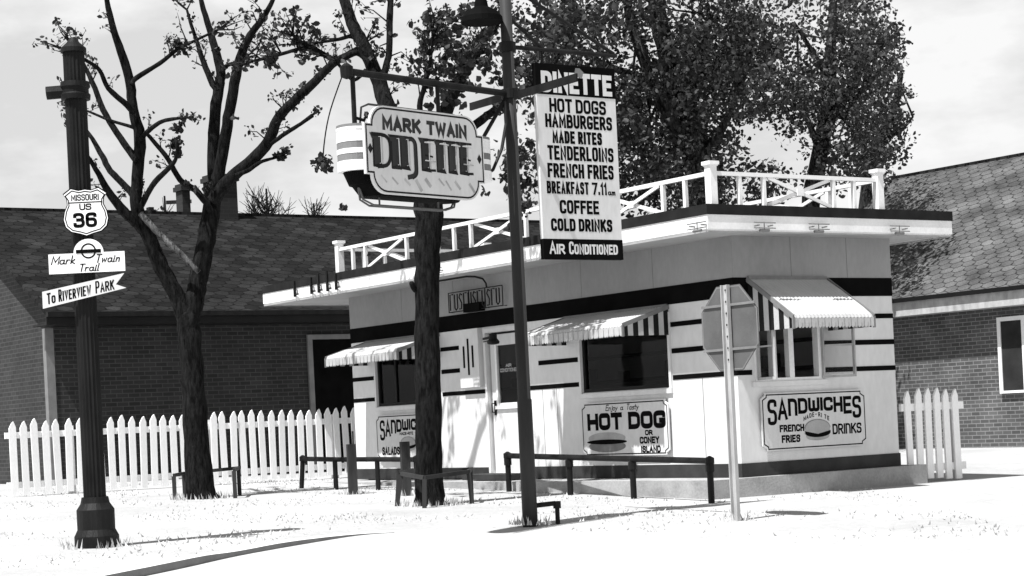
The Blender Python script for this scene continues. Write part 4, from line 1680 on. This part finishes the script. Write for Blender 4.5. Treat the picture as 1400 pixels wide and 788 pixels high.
# --- the forked tree, almost bare
b1 = gpt(-4.16, 25.48)
t1 = thing('forked_tree', 'almost bare forked tree behind the route signs, in front of the brick house', 'tree', b1)
Y1 = 25.48
tr, lv = MB(), Leaves()
branch(tr, [(276, 690, 52), (275, 676, 42), (271, 620, 35), (265, 540, 32), (261, 480, 31), (258, 440, 31), (257, 425, 26)], Y1, b1, 0, seg=16)
L = branch(tr, [(258, 445, 25), (246, 415, 23), (234, 392, 22), (218, 360, 21), (205, 328, 20), (192, 300, 19), (186, 275, 17), (188, 243, 16), (191, 188, 16), (182, 151, 14), (178, 115, 13), (168, 78, 12), (158, 50, 10), (148, 10, 8), (142, -22, 5)], Y1, b1, -0.5, seg=12)
S1 = branch(tr, [(204, 326, 14), (188, 306, 15), (170, 290, 14), (148, 262, 11), (135, 238, 8), (118, 210, 5), (104, 180, 3)], Y1 - .1, b1, -0.7)
S2 = branch(tr, [(186, 278, 10), (178, 262, 10), (151, 234, 9), (140, 214, 8), (126, 190, 6), (110, 168, 4)], Y1 - .2, b1, 0.6)
S3 = branch(tr, [(188, 222, 9), (178, 208, 10), (160, 182, 9), (141, 150, 8), (126, 112, 7), (112, 84, 5), (96, 60, 3)], Y1 - .3, b1, 0.5)
S4 = branch(tr, [(182, 154, 9), (174, 144, 9), (148, 121, 7), (136, 96, 6), (118, 83, 5), (98, 72, 3)], Y1 - .4, b1, -0.6)
S5 = branch(tr, [(191, 180, 5), (181, 174, 5), (151, 165, 4), (122, 153, 3), (108, 148, 2)], Y1 - .3, b1, 0.3)
S6 = branch(tr, [(192, 192, 8), (200, 182, 7), (218, 168, 6), (236, 163, 5), (257, 161, 3)], Y1 - .3, b1, -0.3)
S7 = branch(tr, [(290, 290, 10), (282, 278, 9), (267, 260, 9), (246, 246, 8), (230, 218, 7), (212, 196, 6), (200, 182, 5)], Y1, b1, -0.3)
S8 = branch(tr, [(190, 290, 9), (198, 272, 8), (212, 249, 8), (233, 228, 7), (241, 215, 5), (242, 192, 4)], Y1 - .2, b1, -0.4)
S9 = branch(tr, [(180, 116, 7), (186, 107, 7), (218, 87, 6), (245, 66, 5), (262, 58, 4), (300, 40, 3)], Y1 - .45, b1, 0.4)
Rr = branch(tr, [(258, 445, 27), (265, 412, 27), (272, 380, 26), (280, 340, 25), (287, 300, 25), (293, 262, 23), (298, 240, 19)], Y1, b1, 0.2, seg=12)
R1 = branch(tr, [(295, 258, 17), (291, 228, 16), (293, 167, 16), (299, 121, 15), (302, 98, 13), (294, 66, 11), (286, 38, 9), (276, 5, 7), (270, -24, 4)], Y1 + .1, b1, 0.5, seg=12)
R2 = branch(tr, [(296, 258, 18), (303, 216, 16), (309, 182, 16), (316, 139, 15), (325, 93, 14), (333, 66, 12), (345, 44, 10), (360, 24, 8), (374, -2, 6), (384, -30, 4)], Y1 + .1, b1, -0.5, seg=12)
R3 = branch(tr, [(299, 125, 8), (291, 116, 9), (278, 84, 8), (270, 60, 6), (262, 36, 5), (255, 12, 3)], Y1 + .2, b1, 0.3)
R4 = branch(tr, [(302, 100, 7), (310, 90, 6), (322, 86, 5), (338, 78, 3)], Y1 + .2, b1, 0.2)
BR = branch(tr, [(291, 276, 18), (302, 260, 19), (318, 241, 17), (346, 218, 16), (367, 194, 16), (379, 164, 14), (401, 139, 13), (425, 117, 12), (449, 93, 11), (466, 80, 9), (482, 70, 6), (500, 58, 4)], Y1, b1, -1.2, seg=12)
T1 = branch(tr, [(371, 197, 5), (384, 187, 6), (396, 179, 6), (412, 169, 5), (427, 158, 6)], Y1 - .6, b1, -0.3)
T2 = branch(tr, [(322, 240, 6), (340, 233, 6), (356, 222, 5), (372, 217, 4), (384, 213, 4)], Y1 - .4, b1, 0.2)
sn = branch(tr, [(192, 292, 8), (206, 308, 9), (226, 328, 8), (246, 346, 8), (272, 372, 7)], Y1 - .25, b1, -0.05, mi=1)
for b_, n_ in ((L, 6), (S3, 5), (S4, 6), (S9, 9), (R1, 6), (R2, 8), (R3, 5), (BR, 16), (S1, 4), (S7, 5)):
    twigs(tr, b_, n_, 0.30, b1, lv, 0.05, 4)
for b_ in (L, S1, S2, S3, S4, S5, S6, S9, R1, R2, R3, R4, BR, T1, T2):
    tips(tr, b_, b1, lv, .05, .42 if b_ not in (T1, T2, S6) else .16)
for (x, y, r, n_) in ((250, 162, .10, 26), (241, 175, .09, 40), (241, 197, .10, 45), (243, 212, .07, 22), (247, 64, .14, 40), (383, 213, .09, 36), (418, 122, .12, 26), (402, 140, .10, 18), (440, 100, .12, 26), (322, 160, .05, 8), (268, 260, .06, 12), (286, 255, .08, 16), (437, 226, .12, 44), (420, 70, .16, 40), (366, 78, .14, 34), (300, 40, .12, 24)):
    lv.blob(at(x, y, Y1 - .2) - b1, r, n_, 0.065)
tr.build('trunk', [M['bark'], M['palebark']], t1, smooth=True)
lv.build('crown', M['leaf'], t1)

# --- the tree before the diner
b2 = gpt(-0.99, 22.27)
t2 = thing('street_tree', 'thick dark tree trunk rising behind the hanging sign, before the diner', 'tree', b2)
Y2 = 22.27
tr, lv = MB(), Leaves()
branch(tr, [(589, 700, 50), (588, 686, 42), (586, 640, 37), (585, 560, 36), (584, 480, 34), (584, 400, 33), (585, 330, 36), (586, 285, 40), (584, 240, 40), (578, 215, 34)], Y2, b2, 0, seg=20)
stub = branch(tr, [(580, 402, 9), (568, 396, 9), (562, 386, 6)], Y2, b2, -0.1)
A1 = branch(tr, [(576, 240, 28), (556, 210, 26), (540, 176, 24), (526, 138, 22), (515, 105, 20), (498, 64, 18), (484, 38, 17), (474, 10, 15), (462, -30, 12)], Y2, b2, 0.7, seg=12)
A2 = branch(tr, [(520, 116, 10), (526, 98, 10), (532, 69, 9), (533, 20, 9), (536, -25, 7)], Y2 + .3, b2, 0.4)
B1 = branch(tr, [(588, 235, 26), (600, 190, 22), (612, 146, 19), (627, 112, 17), (646, 81, 15), (663, 51, 13), (680, 28, 12), (700, -15, 9)], Y2, b2, 0.8, seg=12)
B2 = branch(tr, [(602, 215, 14), (624, 192, 13), (651, 170, 12), (683, 146, 10), (720, 122, 8), (752, 92, 6), (775, 60, 4)], Y2, b2, 1.2)
B3 = branch(tr, [(578, 190, 10), (574, 145, 8), (581, 117, 7), (588, 85, 5), (592, 50, 3)], Y2, b2, -0.4)
A3 = branch(tr, [(504, 84, 9), (488, 72, 9), (469, 80, 8), (457, 82, 8), (428, 66, 7), (412, 58, 5), (400, 48, 3)], Y2 + .5, b2, -0.4)
A4 = branch(tr, [(432, 66, 5), (414, 66, 5), (385, 74, 5), (362, 80, 5), (345, 84, 3)], Y2 + .2, b2, 0.2)
A5 = branch(tr, [(494, 58, 7), (480, 50, 6), (463, 54, 5), (433, 59, 3)], Y2 + .5, b2, 0.3)
A6 = branch(tr, [(500, 96, 6), (484, 110, 5), (470, 98, 4)], Y2 + .3, b2, -0.2)
for b_, n_ in ((A1, 10), (A2, 8), (B1, 16), (B2, 22), (B3, 12), (A3, 10), (A4, 10), (A5, 5)):
    twigs(tr, b_, n_, 0.34, b2, lv, 0.06, 5, 0.3)
for b_ in (A3, A4, A5, A6, B2, B3):
    tips(tr, b_, b2, lv, .055, .4)
for _ in range(120):
    x, y = random.gauss(624, 34), random.gauss(72, 34)
    if y > 150 or x < 562:
        continue
    lv.blob(at(x, y, Y2 + random.uniform(-.5, 1.0)) - b2, 0.10, 9, 0.075)
for _ in range(34):
    x, y = random.gauss(706, 14), random.gauss(250, 26)
    lv.blob(at(x, y, Y2 + random.uniform(-.2, 1.2)) - b2, 0.08, 7, 0.075)
for _ in range(60):
    x, y = random.uniform(700, 840), random.uniform(5, 110)
    lv.blob(at(x, y, Y2 + random.uniform(.2, 1.6)) - b2, 0.11, 8, 0.075)
for (x, y, r, n_) in ((404, 58, .10, 26), (430, 46, .09, 16), (372, 84, .12, 24), (414, 84, .06, 10), (504, 160, .06, 10), (443, 222, .12, 40), (428, 40, .08, 12), (470, 285, .05, 5), (565, 160, .07, 10), (622, 138, .06, 10), (505, 352, .03, 2)):
    lv.blob(at(x, y, Y2 + .2) - b2, r, n_, 0.07)
hang = branch(tr, [(692, 150, 4), (704, 190, 3), (708, 230, 3), (706, 280, 2)], Y2 + .6, b2, 0.2)
hang2 = branch(tr, [(470, 98, 1.6), (452, 150, 1.2), (444, 190, 1), (441, 228, 1)], Y2 + .2, b2, 0.1)
tr.build('trunk', [M['bark'], M['palebark']], t2, smooth=True)
lv.build('crown', M['leaf'], t2)


# --- leafy trees behind the diner
def big_tree(label, Y, trunk, limbs, clumps, mat, leaf, per, group='leafy trees behind the diner'):
    x0 = trunk[0]
    p = at(x0[0], x0[1], Y)
    base = gpt(p.x, Y)
    o = thing('leafy_tree', label, 'tree', base, 0.0, group)
    tr, lv = MB(), Leaves()
    foot = [(x0[0] + (x0[1] - 560) * 0 + 4, 590, x0[2] * 1.25)]
    tk = branch(tr, foot + trunk, Y, base, 0.4, seg=14)
    ends = []
    for lm in limbs:
        ends.append(branch(tr, lm, Y, base, random.uniform(-1.2, 1.2), seg=8))
    for (cx, cy, rx, ry, n_) in clumps:
        for _ in range(n_):
            a, q = random.uniform(0, 6.283), math.sqrt(random.random())
            x, y = cx + rx * q * math.cos(a), cy + ry * q * math.sin(a)
            yy = Y + random.uniform(-2.2, 2.2)
            c = at(x, y, yy) - base
            rr = random.uniform(.25, .55)
            lv.blob(c, rr, int(per * rr / .4), leaf, 0.75)
            if random.random() < .30:
                s_ = random.choice(random.choice(ends)) if ends and random.random() < .8 else random.choice(tk[len(tk) // 2:])
                if (s_ - c).length < 2.2:
                    m_ = (s_ + c) / 2 + Vector((random.uniform(-.2, .2), random.uniform(-.2, .2), -.12))
                    tr.tube([s_, m_, c], [.03, .018, .006], 5)
    tr.build('trunk', M['farbark'], o, smooth=True)
    lv.build('crown', mat, o)
    return o


big_tree('tallest leafy tree with a heavy double trunk behind the menu board', 36.0,
         [(972, 380, 44), (966, 290, 42), (955, 225, 40), (940, 170, 38), (925, 120, 34), (912, 70, 28), (900, 20, 24), (890, -50, 16)],
         [[(950, 215, 24), (930, 190, 24), (905, 140, 20), (880, 80, 16), (862, 26, 14), (850, -40, 9)],
          [(955, 225, 16), (990, 170, 12), (1015, 110, 9), (1030, 50, 6)],
          [(905, 120, 12), (860, 100, 9), (810, 80, 7), (770, 40, 4)],
          [(925, 130, 12), (950, 80, 10), (975, 20, 7)]],
         [(880, 55, 165, 100, 145), (930, 160, 95, 90, 105), (830, 200, 70, 85, 46), (1000, 85, 75, 85, 58), (900, 245, 95, 50, 58), (755, 50, 75, 80, 36), (735, 200, 40, 80, 12)], M['leafb'], 0.082, 52)
big_tree('slender leafy tree leaning right, rising above the roof railing', 39.0,
         [(1104, 380, 26), (1108, 280, 25), (1116, 236, 24), (1126, 180, 22), (1133, 120, 18), (1137, 60, 14), (1140, -20, 9)],
         [[(1126, 185, 14), (1150, 140, 11), (1175, 100, 8), (1210, 60, 5)],
          [(1124, 160, 10), (1155, 150, 8), (1180, 120, 6), (1185, 90, 4)],
          [(1118, 200, 10), (1095, 150, 8), (1060, 140, 6), (1020, 160, 4)],
          [(1133, 110, 9), (1110, 70, 7), (1085, 30, 4)]],
         [(1110, 65, 115, 85, 84), (1160, 125, 75, 70, 46), (1060, 150, 60, 35, 20), (1010, 255, 85, 30, 34), (1160, 225, 60, 45, 30)], M['leafc'], 0.080, 46)
big_tree('leafy tree at the right end, half behind the grey shingle roof', 47.0,
         [(1180, 380, 22), (1184, 280, 20), (1192, 225, 18), (1205, 190, 15), (1222, 150, 11), (1232, 100, 7)],
         [[(1190, 240, 11), (1176, 180, 8), (1165, 120, 5)], [(1205, 190, 8), (1230, 180, 5), (1248, 160, 3)]],
         [(1195, 110, 48, 85, 48), (1200, 200, 40, 55, 34), (1180, 30, 50, 50, 26)], M['leafb'], 0.095, 42)


# ------------------------------------------------------------------ picket fences
def picket_mesh(h):
    m = MB()
    w = 0.050
    P = [(-w, 0.0), (w, 0.0), (w, h - .085), (w * .35, h), (-w * .15, h - .02), (-w, h - .10)]
    m.plate(P, -0.014, 0.014, 0)
    me = m.build('picket', M['fence'])
    d = me.data
    bpy.data.objects.remove(me)
    return d


def picket_fence(label, P0, d, length, step, h, clear):
    ang = math.atan2(d.y, d.x)
    o = thing('picket_fence', label, 'fence', (P0.x, P0.y, gz(P0.x, P0.y)), ang, 'white picket fences')
    me = picket_mesh(h)
    n_ = int(length / step)
    for k in range(n_):
        c = bpy.data.objects.new('picket', me)
        COL.objects.link(c)
        c.parent = o
        c.location = (k * step, random.uniform(-.004, .004), clear + random.uniform(-.022, .022))
        c.rotation_euler = (random.uniform(-.01, .01), random.uniform(-.024, .024), random.uniform(-.05, .05))
    for z in (clear + 0.14, clear + h * 0.80):
        m = MB()
        m.box(-0.1, length, 0.02, 0.06, z - .045, z + .045)
        m.build('rail', M['fence'], o)
    for q in np.arange(0.9, length, 2.2):
        m = MB()
        m.box(q - .045, q + .045, 0.062, 0.15, -.15, clear + h * .9)
        m.build('post', M['white'], o)
    return o


q0 = Vector((-2.55, 30.8, 0)) - DR * 5.6
picket_fence('long white picket fence left of the diner, before the brick house', q0, DR, 6.3, 0.166, 1.07, 0.03)
q0 = Vector((4.86, 23.6, 0))
picket_fence('short white picket fence at the right rear corner of the diner', q0, DR, 1.0, 0.166, 1.12, 0.03)


# ------------------------------------------------------------------ brick houses
def house(name, label, origin, ang, xa, xb, eave_z, overhang, run, rise, brick, shingle, fascia, tall):
    o = thing(name, label, 'house', (origin.x, origin.y, 0), ang, 'brick houses behind the diner')
    zg_ = -0.35
    m = MB()
    m.box(xa + .35, xb - .35, overhang, overhang + 2 * run - 2 * overhang, zg_, eave_z - .1)
    # gable ends
    for x in (xa + .35, xb - .35):
        for e in (0.0, 0.1):
            xx = x + (e if x < (xa + xb) / 2 else -e)
            m.face([(xx, overhang, eave_z - .1), (xx, 2 * run - overhang, eave_z - .1), (xx, run, eave_z - .1 + rise * (1 - overhang / run))])
    m.build('wall', brick, o)
    # roof planes, tilted objects so that their texture runs up the slope
    sl_ = math.atan2(rise, run)
    Ls = math.hypot(run, rise)
    r = MB()
    r.box(xa, xb, 0, Ls, 0, 0.06)
    a = r.build('roof', shingle, o)
    a.location = (0, 0, eave_z)
    a.rotation_euler = (sl_, 0, 0)
    r2 = MB()
    r2.box(xa, xb, -Ls, 0, 0, 0.06)
    b = r2.build('roof', shingle, o)
    b.location = (0, 2 * run, eave_z)
    b.rotation_euler = (-sl_, 0, 0)
    f = MB()
    f.box(xa, xb, -0.03, 0.0, eave_z - tall, eave_z + .055)
    f.box(xa, xb, 0.001, overhang - .002, eave_z - tall, eave_z - tall + .03)
    f.build('eave', fascia, o)
    gt = MB()
    gt.box(xa, xb, -0.11, -0.032, eave_z - .03, eave_z + .05)
    gt.build('gutter', M['awdark'] if fascia is not M['awdark'] else M['iron'], o)
    rd = MB()
    rd.box(xa, xb, run - .07, run + .07, eave_z + rise + .02, eave_z + rise + .09)
    rd.build('ridge', M['shingle'], o)
    return o


H1 = Vector((-7.66, 32.0, 0))
h1 = house('brick_house', 'long low dark brick house with a hexagonal shingle roof behind the picket fence', H1, ANG_SIDE, 0.0, 15.0, 2.90, 0.60, 4.2, 2.22, M['brick'], M['shingle'], M['awdark'], 0.16)
# white framed dark doorway, downpipe at the left corner
m = MB()
m.box(5.30, 6.45, 0.57, 0.598, -.2, 2.45)
dr1 = m.build('door', M['black'], h1)  # flat black slab painted in for the shaded inside of the doorway
m = MB()
m.box(5.20, 5.298, 0.55, 0.598, -.2, 2.54)
m.box(6.452, 6.55, 0.55, 0.598, -.2, 2.54)
m.box(5.2985, 6.4515, 0.55, 0.598, 2.452, 2.54)
m.build('frame', M['midgrey'], dr1)
m = MB()
m.tube([(6.3, 0.55, 1.1), (6.3, 0.52, 1.1), (6.3, 0.52, 1.0)], 0.015, 6)
m.build('handle', M['iron'], dr1)
m = MB()
m.box(0.20, 0.345, 0.58, 0.72, -.3, 2.72)
m.build('corner_board', M['midgrey'], h1)


def chimney(x, y, w, d_, z0, z1, mat, par):
    m = MB()
    m.box(x - w / 2, x + w / 2, y - d_ / 2, y + d_ / 2, z0, z1 - .14)
    m.box(x - w / 2 - .04, x + w / 2 + .04, y - d_ / 2 - .04, y + d_ / 2 + .04, z1 - .14, z1 - .05)
    m.box(x - w / 2 - .01, x + w / 2 + .01, y - d_ / 2 - .01, y + d_ / 2 + .01, z1 - .0499, z1)
    c = m.build('chimney', mat, par)
    f = MB()
    f.box(x - w / 2 - .06, x + w / 2 + .06, y - d_ / 2 - .06, y + d_ / 2 + .06, z0 + .2, z1 - 1.0 if z1 - 1.0 < z0 + .5 else z0 + .42)
    f.build('flashing', M['midgrey'], c)


def ridge_x(px, py):
    P = H1 + DL * 4.2
    return on_line(px, py, P, DR)


cx, cz = ridge_x(300, 240)
chimney(cx, 4.2, 0.50, 0.5, 4.6, cz, M['sootbrick'], h1)
cx, cz = ridge_x(264, 248)
chimney(cx, 4.7, 0.17, 0.3, 4.6, cz, M['sootbrick'], h1)
cx, cz = ridge_x(208, 283)
chimney(cx, 4.3, 0.08, 0.12, 4.8, cz, M['iron'], h1)

H2 = Vector((7.54, 38.0, 0))
h2 = house('brick_house', 'lighter brick house with a grey shingle roof seen right of the diner', H2, ANG_FRONT, -3.6, 3.5, 2.76, 0.42, 4.0, 3.0, M['brickb'], M['shingleb'], M['steel'], 0.30)
m = MB()
m.box(2.50, 3.0, 0.36, 0.418, 0.9, 2.2)
w_ = m.build('window', M['inside'], h2)
m = MB()
m.box(2.42, 2.498, 0.34, 0.418, 0.85, 2.28)
m.box(3.002, 3.08, 0.34, 0.418, 0.85, 2.28)
m.box(2.4985, 3.0015, 0.34, 0.418, 2.202, 2.28)
m.box(2.4985, 3.0015, 0.34, 0.418, 0.85, 0.898)
m.build('frame', M['white'], w_)


# ------------------------------------------------------------------ far trees and the utility pole beyond the roof
def far_tree(label, Y, px, py, hpx, wpx, n_, leafy, name='bare_tree'):
    p = at(px, py, Y)
    base = gpt(p.x, Y)
    o = thing(name, label, 'tree', base, 0.0, 'far trees beyond the brick house roof')
    tr = MB()
    top = at(px, py - hpx, Y) - base
    s_ = Y / FPX
    tr.tube([(0, 0, -.2), (0, 0, top.z * .55), (0, 0, top.z)], [.16, .11, .03], 8)
    lv = Leaves()
    for _ in range(n_):
        z_ = random.uniform(.45, .95) * top.z
        a = random.uniform(0, 6.283)
        r_ = random.uniform(.4, 1) * wpx * s_ * .5 * (1.3 - z_ / top.z * .7)
        e = Vector((math.cos(a) * r_, math.sin(a) * r_, min(top.z * 1.02, z_ + r_ * random.uniform(.4, 1.0))))
        m_ = Vector((e.x * .5, e.y * .5, z_ + (e.z - z_) * .3))
        tr.tube([(0, 0, z_), m_, e], [.04, .025, .008], 5)
        for _k in range(7):
            f_ = m_ + (e - m_) * random.uniform(0, 1)
            g_ = f_ + Vector((random.uniform(-.4, .4), random.uniform(-.4, .4), random.uniform(.1, .6)))
            tr.tube([f_, g_], [.013, .006], 4)
        if leafy:
            lv.blob(e, .35, 40, .12)
    tr.build('trunk', M['farbark'], o)
    if leafy:
        lv.build('crown', M['leafb'], o)


far_tree('far bare tree with a round twiggy crown right of the big chimney', 62, 366, 300, 42, 84, 90, False)
far_tree('far low bare tree beyond the roof, close to the hanging sign', 66, 430, 302, 24, 60, 60, False)
far_tree('far small bushy tree beyond the roof, left of the thin chimney', 60, 226, 292, 24, 20, 30, True, 'bushy_tree')
p = at(246, 290, 64)
up = thing('utility_pole', 'far utility pole with a crossarm beyond the brick house roof', 'utility pole', gpt(p.x, 64))
zt = at(246, 269, 64).z - gz(p.x, 64)
m = MB()
m.tube([(0, 0, -.3), (0, 0, zt)], [.14, .09], 8)
m.build('pole', M['farbark'], up)
m = MB()
m.box(-.42, .42, -.15, -.09, zt - .25, zt - .13)
m.build('crossarm', M['farbark'], up)

# ------------------------------------------------------------------ dry grass on the lawn
n_ = 5200
gx = RNG.uniform(-7.5, 4.2, n_ * 3)
gy = RNG.uniform(15.5, 31.0, n_ * 3)
keep = []
kp = np.array([(p.x, p.y) for p in KERB])
for x, y in zip(gx, gy):
    ky = np.interp(x, kp[:, 0], kp[:, 1])
    rel = Vector((x, y, 0)) - CORNER
    lx_, ly_ = -rel.dot(DL), rel.dot(DR)
    if math.sin(x * 1.7 + 1.3 * math.sin(y * .9)) + math.sin(y * 2.3 + x) + random.uniform(-1, 1) < 0.2:
        continue                        # tufts come in patches
    if y < ky + .12 or (-9.3 < lx_ < .3 and ly_ > -.62):
        continue
    keep.append((x, y))
    if len(keep) >= n_:
        break
for bx, by, br, k_ in ((-4.16, 25.48, .30, 150), (-0.99, 22.27, .26, 160), (0.13, 18.68, .13, 70), (2.07, 18.25, .08, 40), (-3.82, 17.5, .24, 90), (-2.13, 25.32, .09, 40), (-1.38, 24.5, .09, 40)):
    for _ in range(k_):                 # longer grass round the feet of trunks and posts
        a, q = random.uniform(0, 6.283), br + abs(random.gauss(0, .07))
        keep.append((bx + q * math.cos(a), by + q * math.sin(a)))
n_long = 590
V, F_ = [], []
for i_, (x, y) in enumerate(keep):
    z = gz(x, y)
    h_ = random.uniform(.03, .10) if i_ >= len(keep) - n_long else random.uniform(.01, .035)
    a = random.uniform(0, 6.283)
    w_ = random.uniform(.006, .014)
    dx, dy = math.cos(a) * w_, math.sin(a) * w_
    lx_, ly_ = random.uniform(-.03, .03), random.uniform(-.03, .03)
    k = len(V)
    V += [(x - dx, y - dy, z - .004), (x + dx, y + dy, z - .004), (x + lx_, y + ly_, z + h_)]
    F_.append((k, k + 1, k + 2))
me = bpy.data.meshes.new('grass')
me.from_pydata(V, [], F_)
me.materials.append(M['grass'])
go = bpy.data.objects.new('grass', me)
COL.objects.link(go)
tag(go, 'short pale dry grass on the corner lawn', 'grass', kind='stuff')
